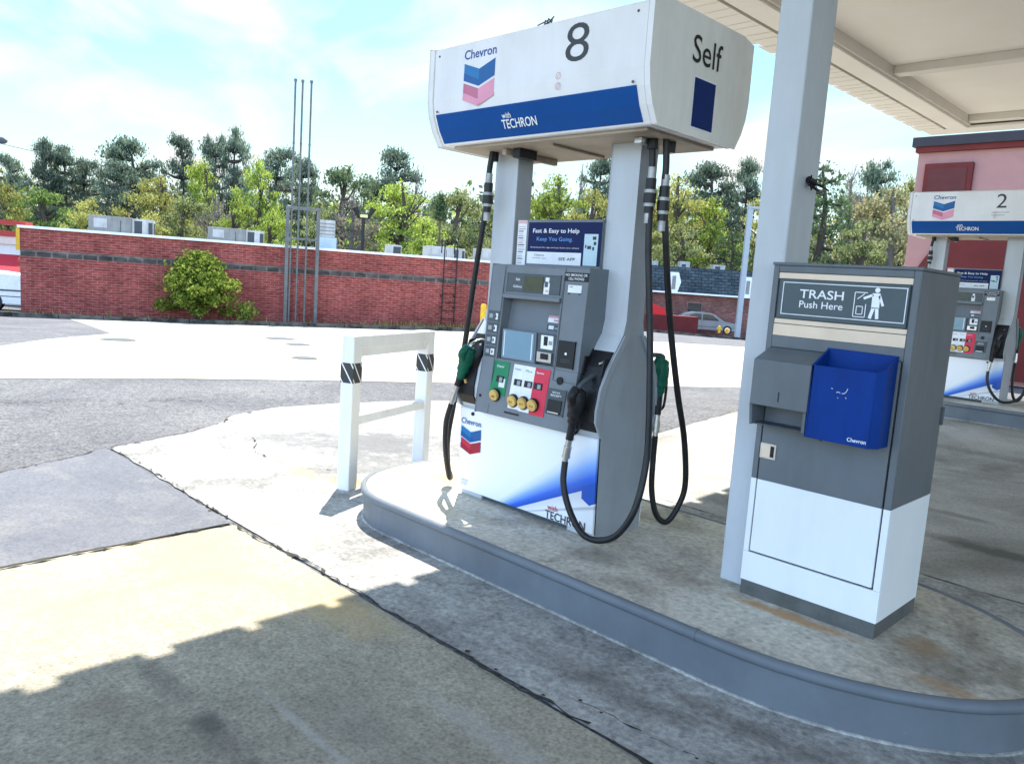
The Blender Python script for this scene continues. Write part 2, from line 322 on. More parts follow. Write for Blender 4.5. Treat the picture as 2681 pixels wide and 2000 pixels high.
CONC_G = groundmat('kerbside_concrete', (.36, .352, .325), (.46, .452, .42), (.175, .17, .158), 1.9, .30, 46, .8, .55, pos=(.42, .64), coarse=.16, spots=((-4.28, 2.86, .20, .14, .8, RST), (-4.7, 2.72, .3, .12, .5, YEL), (-1.6, 2.15, .5, .1, .45, DRK), (-1.1, 2.3, .35, .06, .5, DRK), (-.7, 2.35, .3, .1, .4, DRK), (-5.2, 2.5, .4, .2, .4, (.2, .2, .2)),
    (-5.15, 3.7, .75, .75, .85, (.125, .125, .128)), (-5.6, 3.2, .5, .35, .6, (.14, .14, .14)), (-4.6, 3.1, .35, .5, .5, (.14, .14, .14)), (-4.4, 4.3, .6, .4, .6, (.15, .15, .15)), (-3.9, 2.1, .6, .15, .4, YEL)))
CONC_D = groundmat('oiled_concrete', (.32, .305, .275), (.41, .39, .35), (.15, .14, .12), .8, .18, 60, .75, .35, pos=(.44, .66), spots=((-1.05, 5.15, .55, .11, .85, DRK), (-1.45, 5.75, .3, .06, .5, DRK), (-.5, 4.6, .5, .1, .5, DRK), (-1.6, 8.0, 1.2, .16, .4, DRK), (-2.6, 4.75, .3, .2, .4, DRK)))
CONC_I = groundmat('island_concrete', (.47, .435, .355), (.60, .565, .475), (.20, .17, .13), 2.1, .24, 42, .75, .45, pos=(.46, .66), spots=((-1.25, 2.86, .30, .045, .85, RST), (-.80, 3.0, .10, .10, .6, RST), (-.62, 2.75, .16, .05, .5, RST), (-1.75, 2.85, .20, .12, .5, (.20, .16, .12)), (-2.1, 2.75, .2, .1, .5, (.16, .14, .10)), (-.75, 2.95, .22, .16, .45, (.16, .14, .10)), (-3.65, 3.0, .3, .4, .75, YEL), (-3.3, 2.62, .5, .1, .4, YEL), (-2.2, 3.5, .3, .12, .45, (.16, .14, .10))))
CONC_A = groundmat('apron_concrete', (.36, .345, .275), (.43, .415, .335), (.28, .265, .215), .6, .12, 30, .6, .2)

def lin(a, b, st):
    n = max(1, int(round((b-a)/st))); return [a+(b-a)*i/n for i in range(n+1)]
gx = lin(-400, -60, 28)[:-1]+lin(-60, -20, 2)[:-1]+lin(-20, 10, .5)[:-1]+lin(10, 40, 3)[:-1]+lin(40, 400, 30)
gy = lin(-200, -10, 20)[:-1]+lin(-10, 24, .5)[:-1]+lin(24, 70, 2)[:-1]+lin(70, 500, 30)
b = MB(); nx = len(gx)
b.add([(x, y, gz(x, y)) for y in gy for x in gx], [(j*nx+i, j*nx+i+1, (j+1)*nx+i+1, (j+1)*nx+i) for j in range(len(gy)-1) for i in range(nx-1)], ASPH, True)
tag(b.build('ground', fix=False), kind='structure')

def sheet(name, pts, m, lift, jit=0., step=.12, cell=.5):
    rnd = random.Random(len(name)*7+len(pts)); q = []
    for i, a in enumerate(pts):
        a = Vector((a[0], a[1], 0)); c = pts[(i+1) % len(pts)]; c = Vector((c[0], c[1], 0)); n = max(1, int((c-a).length/step)) if jit else 1
        pr = Vector((-(c-a).y, (c-a).x, 0)); pr.normalize()
        for k in range(n): q.append(a+(c-a)*(k/n)+pr*(rnd.uniform(-jit, jit) if jit else 0))
    bm = bmesh.new(); f = bm.faces.new([bm.verts.new(p) for p in q])
    bmesh.ops.triangulate(bm, faces=[f]); 
    x0 = min(p.x for p in q); x1 = max(p.x for p in q); y0 = min(p.y for p in q); y1 = max(p.y for p in q)
    if cell:
        for ax, lo_, hi in ((0, x0, x1), (1, y0, y1)):
            k = math.ceil(lo_/cell)
            while k*cell < hi:
                co = Vector((0, 0, 0)); co[ax] = k*cell; no = Vector((0, 0, 0)); no[ax] = 1
                bmesh.ops.bisect_plane(bm, geom=bm.verts[:]+bm.edges[:]+bm.faces[:], dist=1e-6, plane_co=co, plane_no=no); k += 1
    for v in bm.verts: v.co.z = gz(v.co.x, v.co.y)+lift
    bmesh.ops.recalc_face_normals(bm, faces=bm.faces)
    if sum(f.normal.z for f in bm.faces) < 0: bmesh.ops.reverse_faces(bm, faces=bm.faces)
    me = bpy.data.meshes.new(name); bm.to_mesh(me); bm.free(); me.materials.append(m)
    o = bpy.data.objects.new(name, me); COL.objects.link(o); return tag(o, kind='structure')

# forecourt slabs and patches (x along the islands, y away to the right)
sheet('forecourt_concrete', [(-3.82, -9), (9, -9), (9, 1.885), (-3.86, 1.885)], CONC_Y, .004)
sheet('asphalt_patch', [(-3.88, 1.875), (-3.82, 0.0), (-3.8, -4), (-6.2, -4), (-5.4, .9), (-5.51, 1.17), (-5.66, 1.51), (-5.88, 1.9)], ASPH2, .010, .008)
sheet('kerbside_concrete', [(-5.9, 1.93), (-3.86, 1.9), (9, 1.9), (9, 4.4), (-4.1, 4.4), (-5.0, 5.0), (-6.56, 5.75), (-6.72, 5.34), (-6.9, 4.51), (-6.92, 3.74), (-6.7, 3.22), (-6.44, 3.01), (-6.13, 2.56)], CONC_G, .007, .010)
sheet('pump_lane_concrete', [(-4.1, 4.42), (9, 4.42), (9, 14), (-4.55, 14), (-4.45, 9.5), (-4.31, 7.93), (-4.19, 6.82), (-4.13, 6.2)], CONC_D, .004, .012)
ap = [(-11.0, -2.6), (-9.51, 2.03), (-8.87, 4.13), (-8.52, 5.28), (-7.97, 6.78), (-6.6, 11.0), (-4.9, 16.3), (-3.0, 22), (-10, 46), (-16, 36), (-20.4, 21.0), (-26.3, 7.4), (-17.3, 5.67), (-15.2, 3.94), (-13.48, 2.88), (-12.3, 1.5)]
sheet('concrete_apron', ap, CONC_A, .006, 0, .5, .5)

def crack(pts, w, m=DARKLINE, name='pavement_joint', seed=1, jit=.012, gap=0.):
    rnd = random.Random(seed); b = MB(); P = [Vector((p[0], p[1], 0)) for p in pts]; line = []
    for a, c in zip(P, P[1:]):
        n = max(2, int((c-a).length/.035))
        for k in range(n): line.append(a+(c-a)*k/n)
    line.append(P[-1]); off = 0; Lf = []; Rt = []
    for i, p in enumerate(line):
        t = line[min(i+1, len(line)-1)]-line[max(i-1, 0)]; t.normalize(); pr = Vector((-t.y, t.x, 0)); off = off*.75+rnd.uniform(-jit, jit)
        ww = w*(rnd.uniform(.15, .9) if rnd.random() < .75 else rnd.uniform(.9, 2.6)); z = gz(p.x, p.y)+.014
        Lf.append(p+pr*(off+ww/2)+Vector((0, 0, z))); Rt.append(p+pr*(off-ww/2)+Vector((0, 0, z)))
    for i in range(len(line)-1):
        if gap and rnd.random() < gap: continue
        b.poly([Rt[i], Rt[i+1], Lf[i+1], Lf[i]], m)
    for i in range(0, len(line), 3):
        if rnd.random() < .45:
            q = line[i]+Vector((rnd.uniform(-.03, .03), rnd.uniform(-.03, .03), 0)); r = rnd.uniform(.004, .012); b.poly([q+Vector((r*math.cos(k*1.26)*rnd.uniform(.5, 1.3), r*math.sin(k*1.26)*rnd.uniform(.5, 1.2), gz(q.x, q.y)+.0135)) for k in range(5)], m)
    return tag(b.build(name, fix=False), kind='structure')
crack([(-3.87, 1.89), (-2.3, 1.893), (-.9, 1.885), (2, 1.89)], .010, seed=3, jit=.013, gap=.12)
crack([(-5.9, 1.93), (-5.2, 1.94), (-3.87, 1.89)], .008, seed=4, jit=.007, gap=.25)
crack([(-3.83, -.5), (-3.83, .79), (-3.845, 1.27), (-3.87, 1.89)], .012, seed=5, jit=.003)
crack([(-5.4, .9), (-5.51, 1.17), (-5.66, 1.51), (-5.9, 1.93)], .011, seed=6, jit=.012, gap=.1)
crack([(-5.9, 1.93), (-6.13, 2.56), (-6.44, 3.01), (-6.7, 3.22), (-6.78, 3.45)], .014, seed=8, jit=.012, gap=.15)
crack([(-1.55, 1.97), (-1.0, 2.02), (-.3, 2.03)], .006, seed=9, gap=.2)
crack([(-4.13, 6.2), (-4.19, 6.82), (-4.31, 7.93), (-4.45, 9.5)], .012, seed=10, gap=.2)
crack([(-4.55, 2.95), (-4.75, 2.75), (-5.3, 2.72), (-5.75, 2.95)], .008, seed=12, gap=.3)
LID = mat('rusty_lid', (.16, .14, .12), .7, c2=(.10, .08, .07), scale=9)
for i, (x, y, w) in enumerate(((-15.2, 5.1, .30), (-14.4, 8.3, .24), (-16.2, 8.9, .34), (-11.4, 6.7, .2))):
    b = MB(); b.tube([(0, 0, -.02), (0, 0, .012)], w, LID, 20); b.tube([(0, 0, .012), (0, 0, .016)], w*.8, DKG, 20)
    o = b.build('manhole_cover', loc=(x, y, gz(x, y)+.008)); tag(o, ['dark round tank lid in the sunlit concrete, nearest the asphalt wedge at left', 'faint round tank lid in the sunlit concrete below the green bush', 'rusty round tank lid close to the far kerb below the bush', 'small tank lid in the middle of the sunlit concrete'][i], 'manhole cover', 'tank lids in the concrete apron')

JNT = mat('apron_joint', (.24, .225, .18), .95)
for i, (pa, pb) in enumerate((((-12.4, 4.6), (-20.5, 17.5)), ((-9.9, 8.9), (-15.6, 31)), ((-20.0, 7.6), (-13.5, 22.3)), ((-14.6, 4.7), (-8.4, 18.5)), ((-11.2, 2.4), (-5.6, 16.9)))): crack([pa, pb], .028, JNT, seed=40+i, jit=.004, gap=.12)
crack([(-8.2, .2), (-8.0, 2.2), (-7.4, 3.6)], .012, seed=51, jit=.02, gap=.2); crack([(-7.4, 5.2), (-7.9, 4.0), (-7.6, 2.4), (-8.6, 1.2)], .010, seed=52, jit=.02, gap=.25); crack([(-6.3, .4), (-7.6, 1.0), (-9.2, 1.6)], .010, seed=53, jit=.018, gap=.25)
# ------------------------------------------------------------------ pump islands
def island(name, cx0, cx1, cy, hw, a0, a1, z0, h):
    out = []
    for i in range(25): t = math.pi/2+math.pi*i/24; out.append((cx0+a0*math.cos(t), cy+hw*math.sin(t)))
    for i in range(25): t = -math.pi/2+math.pi*i/24; out.append((cx1+a1*math.cos(t), cy+hw*math.sin(t)))
    top = MB(); n = len(out)
    top.prism(out, 'z', z0-.02, z0+h, CONC_I)
    o = tag(top.build(name), kind='structure')
    e = MB(); t = .012
    oo = []; 
    for i, p in enumerate(out):
        a = Vector(out[i-1]); c = Vector(out[(i+1) % n]); d = (c-a); d.normalize(); nrm = Vector((d.y, -d.x)); oo.append((p[0]+nrm.x*t, p[1]+nrm.y*t))
    vs = [(p[0], p[1], z0-.01) for p in oo]+[(p[0], p[1], z0+h-.02) for p in oo]
    e.add(vs, [(i, (i+1) % n, n+(i+1) % n, n+i) for i in range(n)], KERBP, True)
    lip = [Vector((p[0], p[1], z0+h-.016)) for p in oo]; e.tube(lip+[lip[0], lip[1]], .022, KERBP, 10, False)
    foot = [Vector((p[0], p[1], z0+.004)) for p in oo]; e.tube(foot+[foot[0], foot[1]], .012, CONC_G, 6, False)
    jx = -1.40
    if cx0 < jx < cx1 and cy < 5: e.tube([(jx, cy-hw-t, z0+h-.016), (jx+.012, cy-hw-t, z0+h-.016)], .0245, KERBP, 10)
    ed = e.build('steel_kerb', o); return o
island('pump_island', -3.33, -1.33, 3.09, .63, .57, .92, 0, .185)
island('pump_island', -3.9, 1.5, 10.39, .63, .57, .7, .168, .185)

# ------------------------------------------------------------------ canopy
ZC = 3.9; CX0 = -4.32; CY1 = 12.7
canopy = thing('station_canopy', 'cream flat canopy roof over the pumps on grey steel columns', 'canopy', (-1.482, 3.1, .185))
def CB(b, name, bevel=0., par=None):
    o = canopy.location
    for v in b.v: v -= o
    return b.build(name, par or canopy, bevel=bevel)
b = MB(); b.box((-3.62, -1.3, ZC+.14), (26, CY1-.35, ZC+.20), SOFF)  # unseen right-hand length stretched to shade sideways faces, near end shortened to admit sky
for k in range(1, 14): b.box((-3.6+k*2.0, -1.3, ZC+.136), (-3.594+k*2.0, CY1-.35, ZC+.1395), SOFF2)
CB(b, 'soffit')
b = MB(); b.box((-3.93, -1.45, ZC+.02), (-3.62, CY1-.35, ZC+.20), SOFF2); b.box((-3.90, -1.45, ZC-.012), (-3.65, CY1-.35, ZC+.0198), SOFF); CB(b, 'edge_beam', .006)
for y in (9.47, 3.1, CY1-.43):
    b = MB(); b.box((-3.618, y-.08, ZC+.05), (26, y+.08, ZC+.139), SOFF2); CB(b, 'cross_beam', .004)
b = MB(); b.box((-4.24, -1.55, ZC), (-3.96, CY1, ZC+.03), SOFF)
rnd = random.Random(5); y = -1.55
while y < CY1-.3:
    w = rnd.choice((.27, .33, .30)); b.box((-4.30, y, ZC+.002), (-4.241, y+w, ZC+.028), SOFF); 
    b.box((-4.235, y+.02, ZC-.003), (-3.965, y+.03, ZC-.0005), SOFF2); b.box((-4.235, y+w*.6, ZC-.003), (-3.965, y+w*.6+.006, ZC-.0005), SOFF2); y += w+rnd.choice((.06, .075, .10))
b.box((-3.958, CY1-.345, ZC), (26, CY1, ZC+.03), SOFF)
CB(b, 'ribbed_roof_edge')
b = MB(); b.box((-4.2, -1.5, ZC+.205), (26, CY1-.05, ZC+.24), SOFF2); b.box((-4.0, -1.5, ZC+.0305), (-3.96, CY1-.05, ZC+.20), SOFF2); b.box((-3.9599, CY1-.09, ZC+.0305), (26, CY1-.05, ZC+.2045), SOFF2); CB(b, 'roof_deck')
b = MB(); b.box((-1.618, 2.99, .185), (-1.482, 3.205, ZC+.139), POSTG)
colm = CB(b, 'column', .008)
b = MB()
rnd = random.Random(2)
for k in range(9):
    a = rnd.uniform(0, 6.28); b.tube(catmull([(-1.478, 3.11, 1.865), (-1.462, 3.11+.02*math.cos(a), 1.865+.02*math.sin(a)), (-1.45+rnd.uniform(-.01, .02), 3.11+.045*math.cos(a), 1.865+.04*math.sin(a))], 4), .0035, BLK, 5)
b.tube([(-1.47, 3.09, 1.872), (-1.46, 3.13, 1.86)], .014, BLK, 8); b.tube(catmull([(-1.465, 3.13, 1.86), (-1.45, 3.18, 1.852), (-1.45, 3.24, 1.845)], 5), .004, BLK, 6); CB(b, 'wire_hook', par=None)
b = MB(); b.box((-1.618, 9.5, .353), (-1.482, 9.71, ZC+.139), POSTG) if False else b.box((2.4, 10.3, .353), (2.54, 10.5, ZC+.139), POSTG); CB(b, 'column', .008)

# ------------------------------------------------------------------ fuel dispenser
def emblem(b, x0, x1, zt, y_of, red, tilt=0.):
    """two stacked V bands between x0..x1, top of the band at zt"""
    w = x1-x0; cx = (x0+x1)/2; u = w/.226
    def q(x, z): return (x, y_of(z), z)
    hb = .082*u; dr = .037*u
    for k, (ml, mr) in enumerate(((EMB1, EMB2), (EMR1, EMR2) if red else (EMP2, EMP1))):
        t = zt-k*(hb+.012*u)
        b.poly([q(x0, t), q(x0, t-hb), q(cx, t-hb-dr), q(cx, t-dr)], ml); b.poly([q(cx, t-dr), q(cx, t-hb-dr), q(x1, t-hb), q(x1, t)], mr)
        b.poly([(q(x0, t)[0], y_of(t)-.0006, t-hb*.55), (x0, y_of(t)-.0006, t-hb), (cx, y_of(t)-.0006, t-hb-dr), (cx+w*.1, y_of(t)-.0006, t-hb*.95-dr*.5)], (EMB2, EMR2 if red else EMP1)[k])
def techron(b, m1, m2, x, z, w, h, y_of):
    f = lambda zz: y_of(zz)
    b.text('TECHRON', m1, (x, f(z), z), (1, 0, 0), (0, (f(z+h)-f(z))/h, 1), w, h, .012)
    b.text('with', m2, (x+w*.05, f(z+h*1.12), z+h*1.12), (1, 0, 0), (0, (f(z+h)-f(z))/h, 1), w*.26, h*.62, .01)

def printmat():
    M = bpy.data.materials.new('curl_print'); M.use_nodes = True; t = M.node_tree; p = t.nodes['Principled BSDF']; p.inputs['Roughness'].default_value = .4
    co = N(t, 'ShaderNodeTexCoord'); s = N(t, 'ShaderNodeSeparateXYZ'); t.links.new(co.outputs['Object'], s.inputs[0])
    def mth(op, a, bb=None, c=None):
        n = N(t, 'ShaderNodeMath', operation=op)
        for i, v in enumerate((a, bb, c)):
            if v is None: continue
            if isinstance(v, (int, float)): n.inputs[i].default_value = v
            else: t.links.new(v, n.inputs[i])
        return n.outputs[0]
    x, z = s.outputs[0], s.outputs[2]
    line = mth('MULTIPLY_ADD', x, .45, .045)                      # lower edge of the blue curl
    d = mth('SUBTRACT', z, line); wd = mth('MAXIMUM', mth('MULTIPLY_ADD', x, .27, .115), .055); q = mth('DIVIDE', d, wd)
    r = N(t, 'ShaderNodeValToRGB'); e = r.color_ramp.elements
    e[0].position = 0; e[0].color = (.005, .07, .42, 1); e[1].position = 1; e[1].color = (.78, .80, .84, 1)
    k = e.new(.22); k.color = (.02, .13, .62, 1); k = e.new(.5); k.color = (.22, .40, .80, 1); k = e.new(.75); k.color = (.58, .68, .83, 1)
    t.links.new(q, r.inputs[0])
    r2 = N(t, 'ShaderNodeValToRGB'); e = r2.color_ramp.elements; e[0].position = 0; e[0].color = (.60, .62, .66, 1); e[1].position = 1; e[1].color = (.80, .82, .84, 1)
    k = e.new(.45); k.color = (.78, .79, .82, 1); k = e.new(.52); k.color = (.42, .44, .48, 1); k = e.new(.60); k.color = (.78, .80, .83, 1)
    l2 = mth('MULTIPLY', d, -1.); w2 = mth('MULTIPLY_ADD', x, .30, .05); q2 = mth('DIVIDE', l2, w2); t.links.new(q2, r2.inputs[0])
    mm = N(t, 'ShaderNodeMix', data_type='RGBA'); gt = mth('GREATER_THAN', d, 0.); t.links.new(gt, mm.inputs[0]); t.links.new(r2.outputs[0], mm.inputs[6]); t.links.new(r.outputs[0], mm.inputs[7])
    # the blue tail that hangs over the right corner
    tail = mth('MULTIPLY', mth('GREATER_THAN', x, .405), mth('GREATER_THAN', z, mth('MULTIPLY_ADD', mth('ABSOLUTE', mth('SUBTRACT', x, .455)), .5, .165))); tail = mth('MULTIPLY', tail, mth('LESS_THAN', d, .02))
    m2 = N(t, 'ShaderNodeMix', data_type='RGBA'); t.links.new(tail, m2.inputs[0]); t.links.new(mm.outputs[2], m2.inputs[6]); m2.inputs[7].default_value = (.006, .08, .42, 1)
    t.links.new(m2.outputs[2], p.inputs['Base Color']); return M
PRINT = printmat()

def hose(b, pts, r=.0155): b.tube(catmull(pts, 7), r, RUB, 10)
def nozzle(parent, sw, bd, tip, m, name='nozzle', sp_=None):
    sp_ = sp_ or METAL
    """sw swivel end (low), bd body centre, tip spout end inside the holster"""
    sw, bd, tip = Vector(sw), Vector(bd), Vector(tip); ax = (bd-sw).normalized(); b = MB()
    up = bd+ax*.085
    b.tube(catmull([bd-ax*.10, bd-ax*.06, bd-ax*.02, bd+ax*.04, up], 4), [.020]*2+[.026]*3+[.034]*4+[.040]*4+[.036]*3+[.022], m, 12)
    b.tube(catmull([bd+ax*.01+Vector((0, -.02, 0)), bd+ax*.05+Vector((0, -.045, .0)), bd+ax*.09+Vector((0, -.02, 0))], 4), .022, m, 8)
    o = b.build(name, parent)
    b = MB(); b.tube([sw, sw+ax*.035], .014, METAL, 10); b.tube([sw+ax*.03, sw+ax*.075], .019, METAL, 12); b.tube([sw+ax*.07, sw+ax*.12], .016, METAL, 10)
    b.tube([sw+ax*.02, sw+ax*.03], .021, METAL, 8); b.build('swivel', o)
    b = MB(); b.tube([sw+ax*.11, bd-ax*.08], .019, BLK, 10)
    off = Vector((0, .05, 0)); b.tube(catmull([sw+ax*.13, sw+ax*.15+off, bd-ax*.03+off*1.15, bd+ax*.01+off*.6], 5), .007, BLK, 6); b.build('lever_guard', o)
    b = MB(); b.tube(catmull([up-ax*.03, up+ax*.015, (up+ax*.03+tip)/2+Vector((0, 0, .008)), tip], 5), .0115, sp_, 10); b.build('spout', o)
    return o
def coupling(b, p, d=(0, 0, -1)):
    p = Vector(p); d = Vector(d).normalized()
    b.tube([p, p+d*.05], .019, COUP, 10); b.tube([p+d*.05, p+d*.10], .024, RUB, 10); b.tube([p+d*.10, p+d*.115], .028, COUP, 12); b.tube([p+d*.115, p+d*.16], .029, RUB, 12); b.tube([p+d*.16, p+d*.175], .026, COUP, 12); b.tube([p+d*.175, p+d*.205], .022, RUB, 10); b.tube([p+d*.205, p+d*.25], .0185, COUP, 10)

ORG = Vector((-2.74, 3.09, .185))
def build_dispenser():
    T = thing('fuel_dispenser', 'x', 'fuel pump', ORG)
    half = [(-.172, 0), (-.185, .30), (-.193, .50), (-.238, .575), (-.240, .63), (-.222, .73), (-.178, .83), (-.115, .925), (-.075, .985), (-.06, 1.05), (-.06, 1.93)]
    prof = half+[(-y, z) for y, z in reversed(half)]
    def yf(z):
        for (y0, z0), (y1, z1) in zip(half, half[1:]):
            if z0 <= z <= z1: return y0+(y1-y0)*(z-z0)/(z1-z0)
        return half[-1][0]
    # two side panels that run up into the posts
    for sgn in (-1, 1):
        a, c = (.315, .488)
        b = MB(); b.prism(prof, 'x', sgn*a, sgn*c, POSTG, GREYP)
        o = b.build('post', T, bevel=.007)
        b = MB(); rim = [(y*1.05 if z < 1.0 else y, z) for y, z in half[2:9]]; rb = [(y+.03, z) for y, z in reversed(rim)]
        b.prism(rim+rb, 'x', sgn*.489, sgn*.503, GREYP); b.prism([(-y, z) for y, z in rim+rb], 'x', sgn*.489, sgn*.503, GREYP); b.build('side_rim', o, bevel=.003)
    b = MB(); b.box((-.313, -.15, .02), (.313, .15, .50), DKG); b.box((-.47, -.155, 0), (.47, .155, .03), DKG); b.box((-.313, -.055, .50), (.313, .055, 1.29), DKG); b.build('cabinet', T)
    # printed front and rear panels
    for sgn in (-1, 1):
        b = MB(); pr = [(sgn*.176, .03), (sgn*.190, .03), (sgn*.2065, .495), (sgn*.1955, .495)]
        b.prism(pr, 'x', -.488, .488, PRINT); o = b.build('front_panel' if sgn < 0 else 'rear_panel', T, bevel=.004)
        if sgn < 0:
            yp = lambda z: -.1925-(z-.03)*.0355-.0012
            b = MB(); emblem(b, -.478, -.318, .392, yp, True)
            b.text('Chevron', TXTBL, (-.478, yp(.41), .406), (1, 0, 0), (0, -.0355, 1), .160, .032, .012); b.build('emblem', o)
            b = MB(); techron(b, TXTD, TXTR, .178, .022+.012, .262, .043, yp); b.build('lettering', o)
            b = MB()
            for x in (-.387, .327): b = MB(); b.tube([(x, yp(.47)+.004, .47), (x, yp(.47)-.004, .47)], .010, BLK, 14); b.build('lock_cap', o)
            b = MB()
            for k in range(3): b.box((-.47, yp(.075)-.0005, .062+k*.012), (-.42+k*.006, yp(.075)+.0004, .065+k*.012), GREYP)
            b.build('fine_print', o)
    # grey console door
    def yd(z):
        tb = [(.503, -.263), (.60, -.257), (.80, -.226), (1.285, -.197)]
        for (z0, y0), (z1, y1) in zip(tb, tb[1:]):
            if z <= z1: return y0+(y1-y0)*(z-z0)/(z1-z0)
        return tb[-1][1]
    def slab(b, x0, x1, z0, z1, m, back=-.06, dy=0.):
        zs = [z0]+[z for z in (.60, .80) if z0 < z < z1]+[z1]
        b.prism([(yd(z)+dy, z) for z in zs]+[(back, z1), (back, z0)], 'x', x0, x1, m)
    XL, XR = -.313, .352
    for sgn, nm in ((1, 'console_door'), (-1, 'rear_console')):
        b = MB()
        slab(b, XL, -.207, .503, 1.285, DOORG); slab(b, .192, XR, .503, 1.285, DOORG); slab(b, -.207, .192, .503, .800, DOORG); slab(b, -.207, .192, 1.115, 1.285, DOORG)
        b.prism([(-.185, .80), (-.135, 1.115), (-.06, 1.115), (-.06, .80)], 'x', -.207, .192, DOORG)
        if sgn < 0:
            for v in b.v: v.y = -v.y; v.x = v.x
        d = b.build(nm, T, bevel=.004 if sgn > 0 else 0)
        if sgn > 0: door = d
    def plate(b, x0, x1, z0, z1, m, dy=-.003, th=.006):
        b.prism([(yd(z0)+dy, z0), (yd(z1)+dy, z1), (yd(z1)+dy+th, z1), (yd(z0)+dy+th, z0)], 'x', x0, x1, m)
    def dtxt(b, s, m, x, z, h, w=None, bold=.005, dy=-.0045):
        b.text(s, m, (x, yd(z)+dy, z), (1, 0, 0), (0, (yd(z+h)-yd(z))/h, 1), w, h, bold)
    # seams of the door
    b = MB(); plate(b, -.217, -.2135, .505, 1.28, DKG, -.0012, .002); b.build('door_seam', door); b = MB(); plate(b, .199, .202, .74, 1.28, DKG, -.0012, .002); plate(b, .202, .35, .738, .741, DKG, -.0012, .002); plate(b, .202, .35, .792, .794, DKG, -.0012, .002); b.build('door_seam', door)
    b = MB(); plate(b, -.192, .178, 1.150, 1.245, DKG, -.004); o = b.build('display', door, bevel=.002)
    b = MB(); plate(b, -.068, .062, 1.160, 1.233, LCD, -.0065, .003); dtxt(b, 'Sale', TXTW, -.128, 1.208, .014, dy=-.0060); dtxt(b, 'Gallons', TXTW, -.142, 1.172, .013, .062, dy=-.0060)
    plate(b, .072, .108, 1.150, 1.205, PALE, -.0055, .002); plate(b, .078, .102, 1.205, 1.232, PALE, -.0055, .002); plate(b, .076, .098, 1.185, 1.212, DKG, -.0062, .001); plate(b, .084, .104, 1.160, 1.172, PINKL, -.0062, .001); b.build('display_glass', o)
    b = MB(); b.box((-.205, -.222, 1.116), (.19, -.2, 1.137), DOORG); b.build('display_hood', door, bevel=.004)
    b = MB(); plate(b, .197, .350, 1.222, 1.264, BLK, -.003); dtxt(b, 'NO SMOKING OR', TXTW, .205, 1.246, .012, .136); dtxt(b, 'CELL PHONES', TXTW, .225, 1.228, .012, .098); b.build('warning_label', door)
    b = MB(); plate(b, .228, .312, 1.168, 1.204, PALE, -.003); plate(b, .236, .258, 1.192, 1.198, GREYP, -.0036, .001); plate(b, .232, .24, 1.160, 1.166, BLK, -.003); plate(b, .298, .306, 1.160, 1.166, BLK, -.003); b.build('paper_label', door)
    # labels inside the bay, on its sloping back
    yb_ = lambda z: -.185+(z-.80)*.05/.315
    def bay(b, x0, x1, z0, z1, m, dy=-.003): b.prism([(yb_(z0)+dy, z0), (yb_(z1)+dy, z1), (yb_(z1)-dy*.3, z1), (yb_(z0)-dy*.3, z0)], 'x', x0, x1, m)
    b = MB(); bay(b, .066, .186, 1.012, 1.034, PALE); bay(b, .066, .186, 1.034, 1.046, mat('label_pink', (.55, .30, .33), .5)); b.text('SafePay', TXTR, (.105, yb_(1.015)-.0045, 1.015), (1, 0, 0), (0, .158, 1), .072, .014, .012)
    bay(b, .066, .186, .972, 1.002, DKG); bay(b, .078, .112, .978, .996, PALE, -.004); bay(b, .12, .175, .980, .988, GREYP, -.004); b.build('card_labels', door)
    b = MB(); b.box((-.185, -.222, .802), (.056, -.205, .958), DOORG)
    b.build('screen_bezel', door, bevel=.003)
    b = MB(); b.box((-.176, -.2255, .810), (.046, -.2225, .952), SCRN); b.box((-.166, -.2262, .818), (-.161, -.2254, .945), TXTW); b.box((.030, -.2262, .818), (.036, -.2254, .945), TXTW); b.build('screen', door)
    b = MB(); b.box((.066, -.218, .812), (.186, -.190, .955), DKG); b.box((.092, -.224, .882), (.172, -.2182, .95), PALE); b.box((.112, -.2255, .90), (.138, -.2242, .945), BLK); b.box((.145, -.2255, .905), (.168, -.2242, .925), GREYP)
    b.box((.075, -.230, .818), (.172, -.2182, .866), METAL); b.box((.105, -.236, .832), (.15, -.2302, .860), BLK); b.build('card_reader', door, bevel=.003)
    b = MB(); plate(b, .208, .318, .806, .936, BLK, -.006, .012); o = b.build('contactless_pad', door, bevel=.003)
    b = MB(); b.tube([(.265, yd(.875)-.0065, .875), (.265, yd(.875)-.0085, .875)], .007, TXTW, 10); plate(b, .235, .296, .845, .847, DKG, -.0068, .001); plate(b, .235, .296, .835, .837, DKG, -.0068, .001); b.build('pad_marks', o)
    # grades: one coloured plate each with its round button
    grades = ((-.222, -.105, .612, .787, LGREEN, -.168, 'Diesel'), (-.072, .003, .560, .785, PALE, -.034, 'Regular'), (.004, .078, .556, .785, PALE, .040, 'Plus'), (.079, .180, .552, .784, REDP, .108, 'Supreme'))
    for x0, x1, z0, z1, mm, bx, nm in grades:
        b = MB(); zm = .60
        if z0 < zm: plate(b, x0, x1, z0, zm, mm, -.003); plate(b, x0, x1, zm, z1, mm, -.003)
        else: plate(b, x0, x1, z0, z1, mm, -.003)
        wht = mm is PALE
        dtxt(b, nm, GREYP if wht else TXTW, x0+.012 if not mm is LGREEN else -.192, .755, .012, .05 if not wht else .045, .008)
        if mm is LGREEN: plate(b, -.160, -.118, .655, .70, PALE, -.0036, .001)
        o = b.build('grade_plate', door)
        b = MB(); cx = bx+(.014 if not mm is LGREEN else .018); plate(b, cx-.032, cx+.020, .680, .712, BLK, -.006, .005); plate(b, cx-.008, cx+.014, .684, .706, GREYP, -.0075, .002); b.build('price_display', o, bevel=.0015)
        b = MB(); zb = .612 if mm is LGREEN else .602
